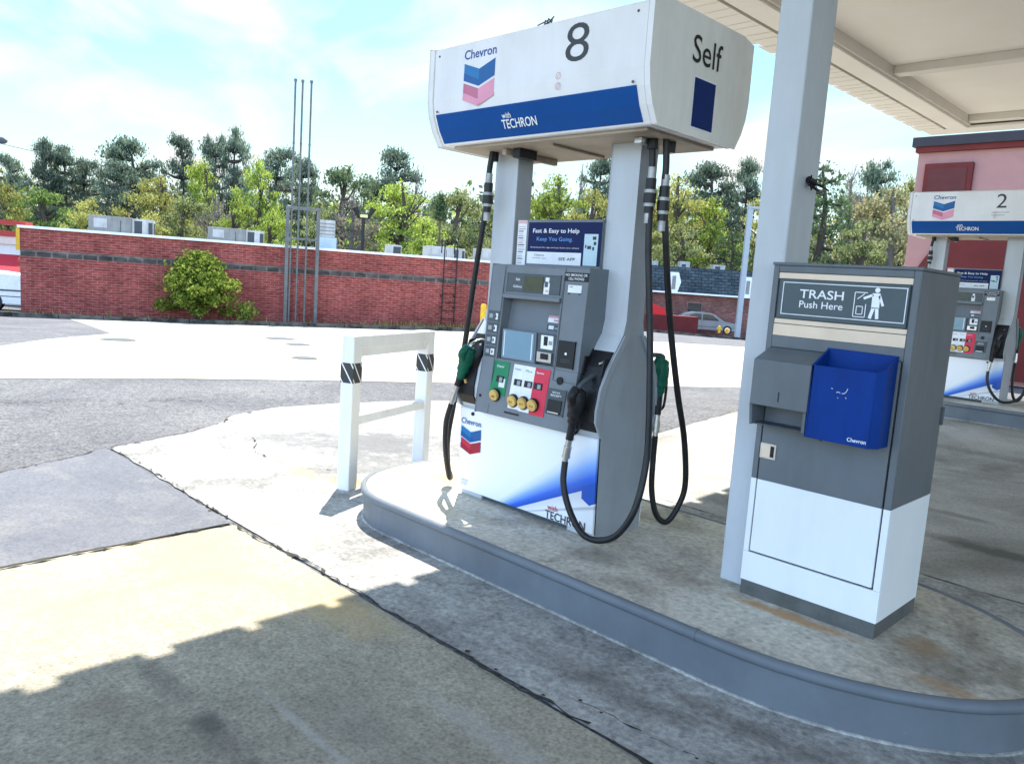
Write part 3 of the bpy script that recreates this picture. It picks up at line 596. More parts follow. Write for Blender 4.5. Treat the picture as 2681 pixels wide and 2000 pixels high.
        b.tube([(bx, yd(zb)-.002, zb), (bx, yd(zb)-.012, zb)], .035, BLK, 20); b.tube([(bx, yd(zb)-.0121, zb), (bx, yd(zb)-.024, zb-.003)], [.031, .028], GOLD, 20)
        s = {'Regular': '87', 'Plus': '89', 'Supreme': '93'}.get(nm, '=')
        b.text(s, TXTB, (bx, yd(zb)-.0245, zb-.010), (1, 0, 0), (0, 0, 1), .026, .017, .0, True); b.build('grade_button', o)
    b = MB(); zz = .742; b.tube([(.249, yd(zz)+.002, zz), (.249, yd(zz)-.008, zz)], .019, BLK, 18); b.build('call_button', door)
    b = MB(); plate(b, .186, .304, .575, .70, DKG, -.004); o = b.build('receipt_printer', door, bevel=.002)
    b = MB(); plate(b, .198, .286, .582, .648, BLK, -.007, .004); plate(b, .205, .275, .584, .590, METAL, -.0085, .002)
    dtxt(b, 'RECEIPT', TXTW, .208, .664, .010, .07, .006); dtxt(b, 'take here', TXTW, .215, .680, .010, .05, .004); b.build('paper_slot', o)
    b = MB(); plate(b, -.095, .010, .530, .539, BLK, -.002); b.build('card_slot', door)
    b = MB(); b.tube([(-.285, yd(.592)+.002, .592), (-.285, yd(.592)-.004, .592)], .008, BLK, 10); b.build('door_lock', door)
    # instruction stickers on the door's left margin
    b = MB()
    for k in range(4):
        z0 = .80+k*.062; plate(b, -.306, -.226, z0, z0+.057, DKG, -.002)
        plate(b, -.262+.004*k, -.234, z0+.012, z0+.044, PALE, -.0028, .001); plate(b, -.298, -.272, z0+.018, z0+.040, GREYP, -.0028, .001); plate(b, -.255, -.245, z0+.02, z0+.036, DKG, -.0034, .001)
    b.build('instruction_stickers', door)
    # advert between the posts
    b = MB(); b.box((-.262, -.085, 1.286), (.313, -.064, 1.525), DOORG); o = b.build('advert_panel', T, bevel=.002)
    Y = -.0862
    b = MB(); b.box((-.178, Y, 1.300), (.312, -.0852, 1.512), NAVY); b.box((-.178, Y-.0008, 1.300), (.192, Y-.0001, 1.362), PALE)
    b.box((.206, Y-.0010, 1.302), (.292, Y-.0001, 1.455), mat('phone_screen', (.50, .66, .72), .4)); b.box((.206, Y-.0012, 1.455), (.292, Y-.0002, 1.468), NAVY); 
    for bx_, bz_, w_ in ((.27, 1.435, .022), (.275, 1.41, .016), (.24, 1.39, .024), (.218, 1.395, .008), (.266, 1.385, .012)): b.box((bx_-w_/2, Y-.0016, bz_-.008), (bx_+w_/2, Y-.0011, bz_+.008), TXTD)
    b.text('Fast & Easy to Help', TXTW, (-.145, Y-.001, 1.452), (1, 0, 0), (0, 0, 1), .315, .028, .012); b.text('Keep You Going.', TXTLB, (-.115, Y-.001, 1.412), (1, 0, 0), (0, 0, 1), .245, .026, .006)
    b.text('Download the app and pay from your phone', TXTW, (-.155, Y-.001, 1.380), (1, 0, 0), (0, 0, 1), .33, .008)
    b.text('Chevron', TXTD, (-.125, Y-.0014, 1.340), (1, 0, 0), (0, 0, 1), .07, .012); b.text('mobile app', TXTD, (-.14, Y-.0014, 1.326), (1, 0, 0), (0, 0, 1), .10, .008)
    b.text('SEE APP', TXTB, (.045, Y-.0014, 1.322), (1, 0, 0), (0, 0, 1), .11, .015, .012); b.build('advert_print', o)
    b = MB(); b.box((-.256, -.0865, 1.288), (-.192, -.0852, 1.522), PALE); b.box((-.254, -.0870, 1.505), (-.194, -.0866, 1.520), PINKL)
    rnd = random.Random(4)
    for k in range(17): b.box((-.25, -.0870, 1.298+k*.0118), (-.25+rnd.uniform(.03, .052), -.0866, 1.303+k*.0118), (PINKL, GREYP, TXTD)[(k*5+1) % 3])
    b.build('notice_strip', o)
    # holsters
    for sgn, xx in ((1, (.352, .478)), (1, (-.478, -.352)), (-1, (.352, .478)), (-1, (-.478, -.352))):
        zs = [.525, .575, .63, .73, .83, .905]; f = [(sgn*(yf(z)-.006), z) for z in zs]; bk = [(sgn*(yf(z)+.05), z) for z in reversed(zs)]
        b = MB(); b.prism(f+bk, 'x', xx[0], xx[1], BLK)
        cx = sum(xx)/2
        b.prism([(sgn*(yf(.83)-.03), .79), (sgn*(yf(.83)-.012), .87), (sgn*(yf(.83)+.02), .87), (sgn*(yf(.83)+.02), .79)], 'x', xx[0], xx[0]+.015, BLK); b.prism([(sgn*(yf(.83)-.03), .79), (sgn*(yf(.83)-.012), .87), (sgn*(yf(.83)+.02), .87), (sgn*(yf(.83)+.02), .79)], 'x', xx[1]-.015, xx[1], BLK)
        o = b.build('nozzle_holster', T, bevel=.004)
        b = MB(); b.tube([(cx-.005, sgn*(yf(.64)-.005), .64), (cx-.005, sgn*(yf(.64)-.012), .66)], .010, BRASS, 8); b.build('latch', o); b = MB(); b.tube([(cx+.035, sgn*(yf(.855)-.005), .855), (cx+.02, sgn*(yf(.84)-.012), .845)], .008, METAL, 8); b.build('lever', o)
    # overhead sign box
    sp = [(-.305, 1.893), (-.35, 1.965), (-.378, 2.035), (-.390, 2.11), (-.390, 2.365), (-.30, 2.385)]; sp = sp+[(-y, z) for y, z in reversed(sp)]
    b = MB(); b.prism(sp, 'x', -.648, .708, SIGNW); sg = b.build('sign_box', T, bevel=.004)
    ep = [(y*1.015, (z-2.14)*1.012+2.14) for y, z in sp]
    b = MB(); b.prism(ep, 'x', .7085, .742, SIGNW, ENDW); ce = b.build('sign_end_cap', sg, bevel=.005)
    b = MB(); b.prism(ep, 'x', -.682, -.6485, SIGNW, ENDW); b.build('sign_end_cap', sg, bevel=.005)
    def ysn(z):
        h_ = [(-.305, 1.893), (-.35, 1.965), (-.378, 2.035), (-.390, 2.11), (-.390, 2.365)]
        for (y0, z0), (y1, z1) in zip(h_, h_[1:]):
            if z <= z1: return y0+(y1-y0)*(z-z0)/(z1-z0)
        return -.39
    for sgn in (1, -1):
        b = MB(); zs = [1.903, 1.965, 2.035, 2.042]; zs[-1] = 2.040; f = [(sgn*(ysn(z)-.003), z) for z in zs]; b.prism(f+[(sgn*(ysn(z)+.002), z) for z in reversed(zs)], 'x', -.630, .668, BLUE); bd = b.build('blue_band', sg)
        if sgn > 0:
            b = MB(); yy = lambda z: ysn(1.95)+(z-1.95)*(ysn(2.0)-ysn(1.95))/.05-.0075
            techron(b, TXTW, TXTW, -.152, 1.936, .232, .040, yy); b.build('lettering', bd)
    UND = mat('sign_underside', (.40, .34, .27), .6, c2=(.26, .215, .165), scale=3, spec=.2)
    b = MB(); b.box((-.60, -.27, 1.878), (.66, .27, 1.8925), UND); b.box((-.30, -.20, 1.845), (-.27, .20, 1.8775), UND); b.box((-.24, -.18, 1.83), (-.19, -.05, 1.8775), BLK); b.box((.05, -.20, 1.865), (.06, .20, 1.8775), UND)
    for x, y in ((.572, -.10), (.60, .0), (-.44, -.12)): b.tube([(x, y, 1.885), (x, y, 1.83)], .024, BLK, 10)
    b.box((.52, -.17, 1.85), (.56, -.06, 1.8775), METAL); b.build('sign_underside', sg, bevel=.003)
    b = MB(); b.poly([(.7435, -.070, 1.925), (.7435, .100, 1.925), (.7435, .100, 2.131), (.7435, -.070, 2.131)], mat('end_blue', (.002, .022, .13), .5, spec=.1)); b.poly([(.7428, -.076, 1.919), (.7428, .106, 1.919), (.7428, .106, 2.137), (.7428, -.076, 2.137)], TXTW)
    b.text('Self', TXTB, (.744, -.105, 2.188), (0, 1, 0), (0, 0, 1), .235, .115, .004); b.build('lettering', ce)
    b = MB(); YS = -.3912; emblem(b, -.411, -.185, 2.266, lambda z: YS, False); b.text('Chevron', TXTBL, (-.413, YS, 2.284), (1, 0, 0), (0, 0, 1), .232, .045, .014); b.build('emblem', sg)
    b = MB()
    for zc_ in (2.128, 2.083):
        for k in range(16):
            a0, a1 = 2*math.pi*k/16, 2*math.pi*(k+1)/16; q = lambda a, r: (.235+r*math.cos(a), YS, zc_+r*math.sin(a)); b.poly([q(a0, .013), q(a1, .013), q(a1, .016), q(a0, .016)], PINKL)
        b.poly([(.226, YS, zc_-.010), (.229, YS, zc_-.011), (.244, YS, zc_+.010), (.241, YS, zc_+.011)], PINKL)
    b.build('warning_mark', sg)
    for x, z in ((.655, 2.052), (-.612, 2.052), (.655, 2.33), (-.612, 2.33)): b = MB(); b.tube([(x, YS+.003, z), (x, YS-.001, z)], .006, DKG, 8); b.build('screw', sg)
    # hoses with couplings and nozzles (points are relative to the dispenser's base)
    def rel(pts): return [Vector(p)-ORG for p in pts]
    # right front
    h1 = rel([(-2.172, 2.985, 2.07), (-2.168, 3.0, 1.96), (-2.165, 3.0, 1.86), (-2.15, 3.0, 1.60), (-2.125, 3.0, 1.40), (-2.09, 3.0, 1.13), (-2.03, 2.955, .83), (-1.985, 2.90, .63), (-1.985, 2.85, .43), (-2.04, 2.82, .30), (-2.12, 2.80, .245), (-2.22, 2.79, .245), (-2.31, 2.79, .33), (-2.365, 2.79, .45), (-2.375, 2.80, .56)])
    b = MB(); hose(b, h1); o = b.build('hose', T); b = MB(); coupling(b, h1[2]+Vector((0, 0, .08))); b.build('coupling', o)
    nozzle(T, h1[-1], rel([(-2.335, 2.80, .83)])[0], rel([(-2.31, 2.97, .99)])[0], BLK, sp_=DKG)
    # right rear
    h2 = rel([(-2.125, 3.03, 2.07), (-2.12, 3.04, 1.95), (-2.12, 3.045, 1.85), (-2.11, 3.08, 1.6), (-2.12, 3.19, 1.24), (-2.12, 3.31, .90), (-2.12, 3.41, .66), (-2.125, 3.47, .42), (-2.14, 3.45, .30), (-2.17, 3.40, .215), (-2.21, 3.36, .25), (-2.235, 3.335, .38), (-2.24, 3.33, .55), (-2.237, 3.325, .66)])
    b = MB(); hose(b, h2); o = b.build('hose', T); b = MB(); coupling(b, h2[2]+Vector((0, 0, .06))); b.build('coupling', o)
    nozzle(T, h2[-1], rel([(-2.243, 3.335, .965)])[0], rel([(-2.30, 3.20, 1.04)])[0], GREEN, sp_=DKG)
    # left front
    h3 = rel([(-3.172, 2.95, 2.07), (-3.19, 2.95, 1.97), (-3.19, 2.95, 1.87), (-3.21, 2.95, 1.70), (-3.25, 2.95, 1.44), (-3.31, 2.95, .98), (-3.37, 2.95, .66), (-3.41, 2.955, .45), (-3.40, 2.96, .30), (-3.36, 2.95, .24), (-3.32, 2.90, .27), (-3.30, 2.85, .42), (-3.275, 2.82, .58), (-3.235, 2.815, .70)])
    b = MB(); hose(b, h3); o = b.build('hose', T); b = MB(); coupling(b, h3[2]+Vector((0, 0, .08))); b.build('coupling', o)
    nozzle(T, h3[-1], rel([(-3.155, 2.83, .94)])[0], rel([(-3.12, 2.95, 1.05)])[0], GREEN)
    return T, sg
D1, sign1 = build_dispenser()
D2 = copy_tree(D1); D2.location = ORG+Vector((-.06, 7.3, .168))
D1['label'] = 'nearest grey and white fuel pump, its overhead sign marked 8 and Self'
D2['label'] = 'farther fuel pump at the right edge, its overhead sign marked 2'
for d in (D1, D2): d['group'] = 'fuel pumps on the islands'
sign2 = [c for c in D2.children if c.name.startswith('sign_box')][0]
b = MB(); b.text('8', TXTD, (.268, -.3912, 2.176), (1, 0, 0), (0, 0, 1), .134, .162, -.004); b.build('number', sign1)
b = MB(); b.text('2', TXTD, (.235, -.3912, 2.18), (1, 0, 0), (0, 0, 1), .10, .15, 0); b.box((.20, -.3915, 2.128), (.37, -.3911, 2.134), GREYP); b.box((.20, -.3915, 2.098), (.33, -.3911, 2.104), GREYP); b.build('number', sign2)
b = MB(); rnd = random.Random(3)
for k in range(7): b.tube([(rnd.uniform(-.03, .03), rnd.uniform(-.03, .03), 0), (rnd.uniform(-.06, .06), rnd.uniform(-.04, .04), rnd.uniform(.01, .045))], .003, DKG, 5)
tag(b.build('twig_bundle', loc=(-2.66, 2.76, 2.566)), 'tuft of dark twigs on top of the pump sign', 'twigs')

# ------------------------------------------------------------------ trash bin
BO = Vector((-1.215, 3.13, .185)); TB = thing('trash_bin', 'tall grey and white service bin with push flap and blue bucket beside the column', 'trash bin', BO)
def BP(b, name, par=None, bevel=0.):
    for v in b.v: v -= BO
    return b.build(name, par or TB, bevel=bevel)
BING = mat('bin_grey', (.132, .148, .162), .42, c2=(.115, .13, .142), scale=3, bump=.03, bscale=50, streak=.13, chips=(.28, .29, .30), chipamt=.765); BINW = mat('bin_white', (.78, .80, .82), .4, c2=(.74, .76, .78), scale=2, streak=.06, chips=(.50, .50, .50), chipamt=.775)
BINB = mat('bucket_blue', (.002, .036, .22), .45, spec=.12, c2=(.002, .029, .18), scale=4, bump=.03, bscale=60, streak=.2); BINF = mat('flap_slate', (.075, .10, .11), .5, c2=(.065, .088, .098), scale=5)
X0, X1, Y0, Y1 = -1.487, -.943, 2.918, 3.345
b = MB(); b.box((X0+.004, Y0+.004, .185), (X1-.004, Y1, .246), mat('bin_plinth', (.12, .125, .12), .7, c2=(.08, .085, .08), scale=8, bump=.1)); BP(b, 'plinth')
b = MB(); b.box((X0, Y0+.012, .246), (X1, Y1, .672), BINW); b.box((X0, Y0, .246), (X1, Y0+.0118, .366), BINW); b.box((X0, Y0, .3665), (-1.464, Y0+.0118, .672), BINW); b.box((-.968, Y0, .3665), (X1, Y0+.0118, .672), BINW); BP(b, 'lower_shell', bevel=.002)
b = MB(); b.box((X0, Y0+.012, .6722), (X1, Y1, 1.522), BING); b.box((X0, Y0, .6722), (-1.464, Y0+.0118, 1.522), BING); b.box((-.968, Y0, .6722), (X1, Y0+.0118, 1.522), BING); b.box((-1.4638, Y0, 1.496), (-.9682, Y0+.0118, 1.522), BING); b.box((-1.4638, Y0, 1.205), (-.9682, Y0+.0118, 1.252), BING); cab = BP(b, 'upper_shell', bevel=.003)
b = MB(); b.box((X0-.004, Y0-.004, 1.5225), (X1+.004, Y1+.004, 1.534), BING); BP(b, 'top', bevel=.003)
b = MB(); b.box((-1.458, Y0-.002, .374), (-.974, Y0+.0115, .672), BINW); b.box((-1.458, Y0-.002, .6721), (-.974, Y0+.0115, 1.203), BING); dr = BP(b, 'service_door', bevel=.002)
b = MB(); b.box((-1.4635, Y0+.009, .367), (-.9685, Y0+.0117, .3735), BLK); b.box((-1.4635, Y0+.009, .3735), (-1.4585, Y0+.0117, 1.2), BLK); b.box((-.9735, Y0+.009, .3735), (-.9685, Y0+.0117, 1.2), BLK); BP(b, 'door_gap', dr)
b = MB(); b.box((-1.458, Y0-.006, .762), (-1.392, Y0-.0021, .822), METAL); b.box((-1.450, Y0-.0075, .768), (-1.415, Y0-.0061, .816), STEEL); b.box((-1.415, Y0-.0072, .770), (-1.400, Y0-.0061, .814), BLK); BP(b, 'door_latch', dr)
b = MB(); b.box((-1.4625, Y0+.004, 1.473), (-.9695, Y0+.0116, 1.4945), STEEL); b.box((-1.4625, Y0+.003, 1.300), (-.9695, Y0+.0116, 1.317), STEEL); b.box((-1.4625, Y0+.001, 1.2525), (-.9695, Y0+.0116, 1.297), STEEL); BP(b, 'steel_trim')
b = MB(); b.box((-1.455, Y0-.003, 1.3195), (-.974, Y0+.010, 1.4705), BINF); fl = BP(b, 'push_flap', bevel=.003)
FY = Y0-.0042
b = MB()
for a, c in (((-1.438, 1.336), (-.980, 1.339)), ((-1.438, 1.457), (-.980, 1.460)), ((-1.438, 1.3391), (-1.435, 1.4569)), ((-.983, 1.3391), (-.980, 1.4569))): b.box((a[0], FY-.0004, a[1]), (c[0], FY+.001, c[1]), TXTW)
b.text('TRASH', TXTW, (-1.368, FY, 1.402), (1, 0, 0), (0, 0, 1), .168, .033, .012); b.text('Push Here', TXTW, (-1.366, FY, 1.366), (1, 0, 0), (0, 0, 1), .166, .026, .006)
def bar(p, q, w):
    p, q = Vector(p), Vector(q); d = (q-p).normalized(); n = Vector((-d.y, d.x))*w/2; b.poly([(v.x, FY, v.y) for v in (p-n, q-n, q+n, p+n)], TXTW)
for p, q in (((-1.160, 1.348), (-1.160, 1.436)), ((-1.160, 1.436), (-1.115, 1.436)), ((-1.160, 1.348), (-1.118, 1.348)), ((-1.118, 1.348), (-1.118, 1.395)), ((-1.150, 1.358), (-1.150, 1.386)), ((-1.128, 1.358), (-1.128, 1.386)), ((-1.150, 1.386), (-1.128, 1.386)), ((-1.150, 1.358), (-1.128, 1.358)), ((-1.150, 1.412), (-1.125, 1.432))): bar(p, q, .003)
bar((-1.128, 1.415), (-1.095, 1.430), .009); bar((-1.073, 1.428), (-1.058, 1.392), .009); bar((-1.090, 1.385), (-1.100, 1.345), .012); bar((-1.078, 1.385), (-1.074, 1.345), .012); bar((-1.0845, 1.436), (-1.084, 1.382), .028)
b.poly([(-1.082+.009*math.cos(a), FY, 1.447+.009*math.sin(a)) for a in [i*math.pi/8 for i in range(16)]], TXTW); BP(b, 'flap_marking', fl)
# towel dispenser: sloping hood with an open slot below
YT = 2.800
b = MB(); 
b.prism([(Y0-.0025, 1.203), (YT, 1.160), (YT, .985), (Y0-.0025, .985)], 'x', -1.4675, -1.238, BING); b.prism([(YT, .905), (YT, .9848), (Y0-.0025, .9848), (Y0-.0025, .905)], 'x', -1.250, -1.238, BING); b.prism([(YT+.02, .905), (YT+.005, .9848), (Y0-.0025, .9848), (Y0-.0025, .905)], 'x', -1.4675, -1.459, BING)
b.box((-1.4588, YT+.03, .905), (-1.2502, Y0-.0025, .911), DKG); tw = BP(b, 'towel_dispenser', bevel=.004)
b = MB(); b.box((-1.3545, YT-.0012, 1.008), (-1.3505, YT+.002, 1.045), BLK); BP(b, 'key_slot', tw)
# blue bucket: open hopper
b = MB(); xa, xb, yf_, zb = -1.234, -.982, 2.795, .898
t = .008
front = [(xa, yf_, zb+.006), (xb-.022, yf_, zb), (xb-.022, yf_, 1.165), (xa, yf_, 1.165)]
def wall(p, q, z0p, z0q, z1p, z1q, m):
    p, q = Vector((p[0], p[1], 0)), Vector((q[0], q[1], 0)); d = (q-p).normalized(); n = Vector((-d.y, d.x, 0))*t
    vs = []
    for w_, a_, c_ in ((p, z0p, z1p), (q, z0q, z1q)):
        for k in (0, 1): vs += [w_+n*k+Vector((0, 0, a_)), w_+n*k+Vector((0, 0, c_))]
    b.add(vs, [(0, 4, 5, 1), (2, 3, 7, 6), (0, 1, 3, 2), (4, 6, 7, 5), (1, 5, 7, 3), (0, 2, 6, 4)], m)
wall((xa, yf_), (xb-.025, yf_), zb, zb, 1.165, 1.165, BINB); wall((xb-.025, yf_), (xb, yf_+.03), zb, zb, 1.165, 1.178, BINB); wall((xb, yf_+.03), (xb, Y0-.003), zb, zb, 1.178, 1.222, BINB); wall((xb, Y0-.003), (xa, Y0-.003), zb, zb, 1.222, 1.225, BINB); wall((xa, Y0-.003), (xa, yf_), zb, zb, 1.225, 1.165, BINB)
b.box((xa+.009, yf_+.009, zb), (xb-.025, Y0-.012, zb+.008), BINB); b.box((xa+.03, yf_+.035, zb+.0082), (xb-.045, Y0-.03, 1.10), mat('bucket_inside', (.01, .012, .03), .6)); bk = BP(b, 'squeegee_bucket', bevel=.003)
b = MB()
for pts_ in (((.078, 1.090), (.084, 1.089)), ((.098, 1.078), (.106, 1.080), (.112, 1.077)), ((.118, 1.076), (.127, 1.078), (.134, 1.086), (.137, 1.096)), ((.104, 1.060), (.107, 1.058)), ((.132, 1.064), (.135, 1.061))): b.tube([(xa+u_, yf_-.0006, v_) for u_, v_ in pts_], .0013, PALE, 5)
b.text('Chevron', TXTW, (xa+.155, yf_-.001, .912), (1, 0, 0), (0, 0, 1), .066, .014, .014); BP(b, 'bucket_marking', bk)
b = MB(); b.tube([(-1.20, 2.86, .897), (-1.20, 2.86, .882)], .006, DKG, 8); b.box((X1-.001, 3.33, .95), (X1+.008, 3.35, 1.02), DKG); BP(b, 'drain_stub', bk)

# ------------------------------------------------------------------ guard rail frame at the island's end
GF = thing('guard_frame', 'white square tube guard frame with two black striped bands by the island end', 'guard rail', (-4.15, 2.77, 0), math.atan2(.37, .93)-0.0)
GL = .93; GH = .985
for yy in (0, GL):
    b = MB(); b.box((-.046, yy-.046, -.01), (.046, yy+.046, GH), WHITE); p = b.build('post', GF, bevel=.006)
    b = MB(); z0, z1 = .690, .815; e = .0475
    STR = mat('band_black', (.05, .05, .05), .6); b.box((-e, yy-e, z0), (e, yy+e, z1), STR)
    for fx in (0, 1):
        for k in (-1, 0, 1):
            for (u0, v0) in ((k*.07, 0),):
                pts = []
                for u, v in ((u0-.047, z1), (u0-.037, z1), (u0+.045, z0), (u0+.035, z0)):
                    pts.append([max(-.047, min(.047, u)), v])
                def P(u, v): return (e+.0007, yy+u, v) if fx == 0 else (u, yy-e-.0007, v)
                cl = [(u0-.047, z1), (u0-.037, z1), (u0+.045, z0), (u0+.035, z0)]
                # clip the slanted stripe to the face
                q = []
                for i in range(4):
                    a, c = cl[i], cl[(i+1) % 4]
                    for lim in (None,): pass
                    q.append(a)
                def clip(poly, s, lim):
                    o_ = []
                    for i in range(len(poly)):
                        a, c = poly[i], poly[(i+1) % len(poly)]; ia = s*a[0] <= s*lim; ic = s*c[0] <= s*lim
                        if ia: o_.append(a)
                        if ia != ic: tt = (lim-a[0])/(c[0]-a[0]); o_.append((lim, a[1]+(c[1]-a[1])*tt))
                    return o_
                q = clip(q, 1, .047); q = clip(q, -1, -.047) if q else q
                if len(q) > 2: b.poly([P(u, v) for u, v in q], PALE)
    b.build('reflective_band', p)
b = MB(); b.box((-.046, .0465, .905), (.046, GL-.0465, GH), WHITE); b.box((-.040, .0465, .850), (.026, GL-.0465, .9048), WHITE); b.build('top_rail', GF, bevel=.005)
b = MB(); b.box((-.028, .0465, .415), (.028, GL-.0465, .475), WHITE); b.build('lower_rail', GF, bevel=.005)

# ------------------------------------------------------------------ brick building across the lot
WL = Vector((-27.615, 6.464, 0)); WD = Vector((.403, .915, 0)); WN = Vector((.915, -.403, 0))
def wp(s, off, z): return WL+WD*s+WN*off+Vector((0, 0, z))
BRZ = math.atan2(WD.y, WD.x)
RED1 = brickmat('red_brick', (.33, .075, .06), (.25, .05, .042), (.36, .15, .125), .26, .078, (1, 0, 0), .45, .35)
BAND = brickmat('grey_block', (.125, .11, .098), (.075, .068, .062), (.20, .16, .135), .42, .205, (1, 0, 0), .55, .5)
BB = thing('brick_building', 'long low red brick building with a grey block band across the lot', 'building', wp(0, 0, -.8), BRZ)
# local frame: x along the wall, y = away from the camera side (-WN), z up from -0.8
WT = 1.97+.8; 
b = MB(); b.box((0, 0, 0), (18.5, 14, 1.88), RED1); b.box((0, 0, 2.085), (18.5, 14, 2.72), RED1); b.build('wall', BB)
b = MB(); b.box((.002, .002, 1.8805), (18.498, 13.99, 2.0845), BAND); b.build('block_band', BB)
b = MB(); b.box((-.06, -.08, 2.7205), (18.56, .25, 2.80), mat('white_coping', (.78, .77, .75), .5, c2=(.66, .65, .62), scale=3)); b.box((-.06, .2502, 2.7205), (18.56, 14.06, 2.78), mat('pale_roof', (.42, .42, .41), .8)); b.build('roof_coping', BB)
b = MB(); b.box((-.10, -.03, 2.05), (.0, .35, 2.7204), mat('yellow_trim', (.62, .36, .03), .5)); b.build('yellow_corner_trim', BB)
b = MB(); b.box((-.62, .3, 2.79), (.10, 1.4, 2.92), mat('red_trim', (.42, .035, .03), .5)); b.build('red_roof_edge', BB)
ACW = mat('unit_white', (.46, .45, .42), .6, c2=(.36, .35, .325), scale=2, streak=.3); ACD = mat('unit_dark', (.05, .055, .06), .6); ACG = mat('unit_grey', (.27, .265, .24), .6, c2=(.20, .195, .18), scale=2, streak=.3)
def ac(label, s, off, w, d, h, kind=0):
    p = wp(s, off, 1.98); T = thing('rooftop_unit', label, 'air conditioner', p, BRZ, 'units on the brick building roof')
    b = MB(); b.box((0, 0, .05), (w*.66, d, h), ACG if kind != 2 else ACW); b.box((.05, .05, 0), (w-.05, d-.05, .0495), ACD); b.build('housing', T, bevel=.01)
    b = MB(); b.box((w*.66+.005, .02, .05), (w, d, h*.96), ACW); b.build('fan_section', T, bevel=.01)
    b = MB(); b.box((w*.70, .012, .12), (w*.82, .0195, h*.85), ACD); b.box((w*.92, .012, .12), (w*.985, .0195, h*.8), ACD); 
    for k in range(5): b.box((w+.0005, .1+k*d/6, .12), (w+.006, .1+k*d/6+d/9, h*.8), ACD)
    b.build('grille', T)
    b = MB(); b.box((w*.08, -.012, h*.35), (w*.28, -.0005, h*.85), ACW); b.build('access_panel', T); b = MB(); b.box((w*.48, -.008, h*.2), (w*.49, -.0005, h*.8), ACD); b.build('panel_seam', T)
    return T
ac('wide grey air unit on the brick roof above the bush, left of the other units', 1.35, -4, 2.1, 1.2, .66)
ac('grey air unit on the brick roof between the bush and the vent pipes', 5.3, -4, 2.0, 1.2, .58)
ac('low pale air unit on the brick roof near the dark ladder', 13.9, -4.5, 1.6, 1.0, .55, 2)
ac('small pale air unit on the brick roof at the pump, far end', 16.0, -4.0, 1.3, 1.0, .6, 2)
T = thing('exhaust_fan', 'pale upright exhaust box on the brick roof beside the vent pipes', 'exhaust fan', wp(9.2, -3.2, 1.98), BRZ, None)
b = MB(); b.box((0, 0, 0), (.7, .7, .5), mat('unit_blue', (.38, .46, .53), .5)); b.build('base', T, bevel=.01)
b = MB(); b.box((.06, .06, .5005), (.64, .64, 1.15), ACW)
for k in range(4): b.box((.05, .045, .6+k*.13), (.65, .0595, .64+k*.13), ACG)
b.build('hood', T, bevel=.01)
T = thing('roof_hatch', 'small box hatch with dark opening on the brick roof beside the floodlight', 'roof hatch', wp(11.9, -3.2, 1.98), BRZ)
b = MB(); b.box((0, 0, 0), (.55, .6, .42), ACW); b.build('box', T, bevel=.01); b = MB(); b.box((.22, -.01, .06), (.52, -.0005, .36), ACD); b.build('opening', T)
# kerb and soil strip in front of the wall
KM = mat('stained_kerb', (.13, .112, .09), .9, c2=(.03, .026, .022), scale=2.2, bump=.3, contrast=(.4, .6)); SOIL = mat('dry_soil', (.24, .17, .10), .95, c2=(.14, .11, .06), scale=3, bump=.5)
b = MB()
for k in range(22):
    s0, s1 = -6+k*1.2, -6+(k+1)*1.2-.015; v = []
    for s_ in (s0, s1):
        for off in (1.25, 1.08):
            p = wp(s_, off, 0); g = gz(p.x, p.y); v += [p+Vector((0, 0, g-.05)), p+Vector((0, 0, g+.135))]
    b.add(v, [(0, 4, 5, 1), (2, 3, 7, 6), (1, 5, 7, 3), (0, 1, 3, 2), (4, 6, 7, 5)], KM)
tag(b.build('kerb', bevel=.015), kind='structure')
b = MB(); n = 30; vs = []
for k in range(n+1):
    for off in (1.10, -.02):
        p = wp(-7+k*(25.5/n), off, 0); vs.append(p+Vector((0, 0, gz(p.x, p.y)+.12)))
b.add(vs, [(2*k, 2*k+2, 2*k+3, 2*k+1) for k in range(n)], SOIL); tag(b.build('planting_strip', fix=False), kind='structure')

# ------------------------------------------------------------------ foliage helper
def leaves(b, blobs, n, size, m, rnd, shell=.55, flat=0.):
    tot = sum(r[0]*r[1]*r[2] for _, r in blobs)
    for c, r in blobs:
        k = max(4, int(n*r[0]*r[1]*r[2]/tot))
        for _ in range(k):
            d = Vector((rnd.gauss(0, 1), rnd.gauss(0, 1), rnd.gauss(0, 1))).normalized(); q = shell+(1-shell)*rnd.random()
            if rnd.random() < .25: q *= rnd.uniform(.3, 1)
            p = Vector((c[0]+d.x*r[0]*q, c[1]+d.y*r[1]*q, c[2]+d.z*r[2]*q)); s = size*rnd.uniform(.5, 1.4)
            nrm = (d+Vector((rnd.gauss(0, .8), rnd.gauss(0, .8), rnd.gauss(0, .8)))); nrm.z += flat; nrm.normalize(); u = nrm.orthogonal().normalized(); w = nrm.cross(u); a = rnd.uniform(0, 6.28)
            u, w = u*math.cos(a)+w*math.sin(a), w*math.cos(a)-u*math.sin(a)
            b.add([p+u*s, p+w*s*.55, p-u*s, p-w*s*.55], [(0, 1, 2, 3)], m)
BARK = mat('bark', (.10, .075, .055), .95, c2=(.06, .045, .035), scale=3, bump=.5); BARKP = mat('pine_bark', (.085, .06, .05), .95, c2=(.05, .04, .035), scale=3, bump=.5); BARKG = mat('grey_bark', (.20, .17, .145), .95, c2=(.13, .11, .095), scale=3)
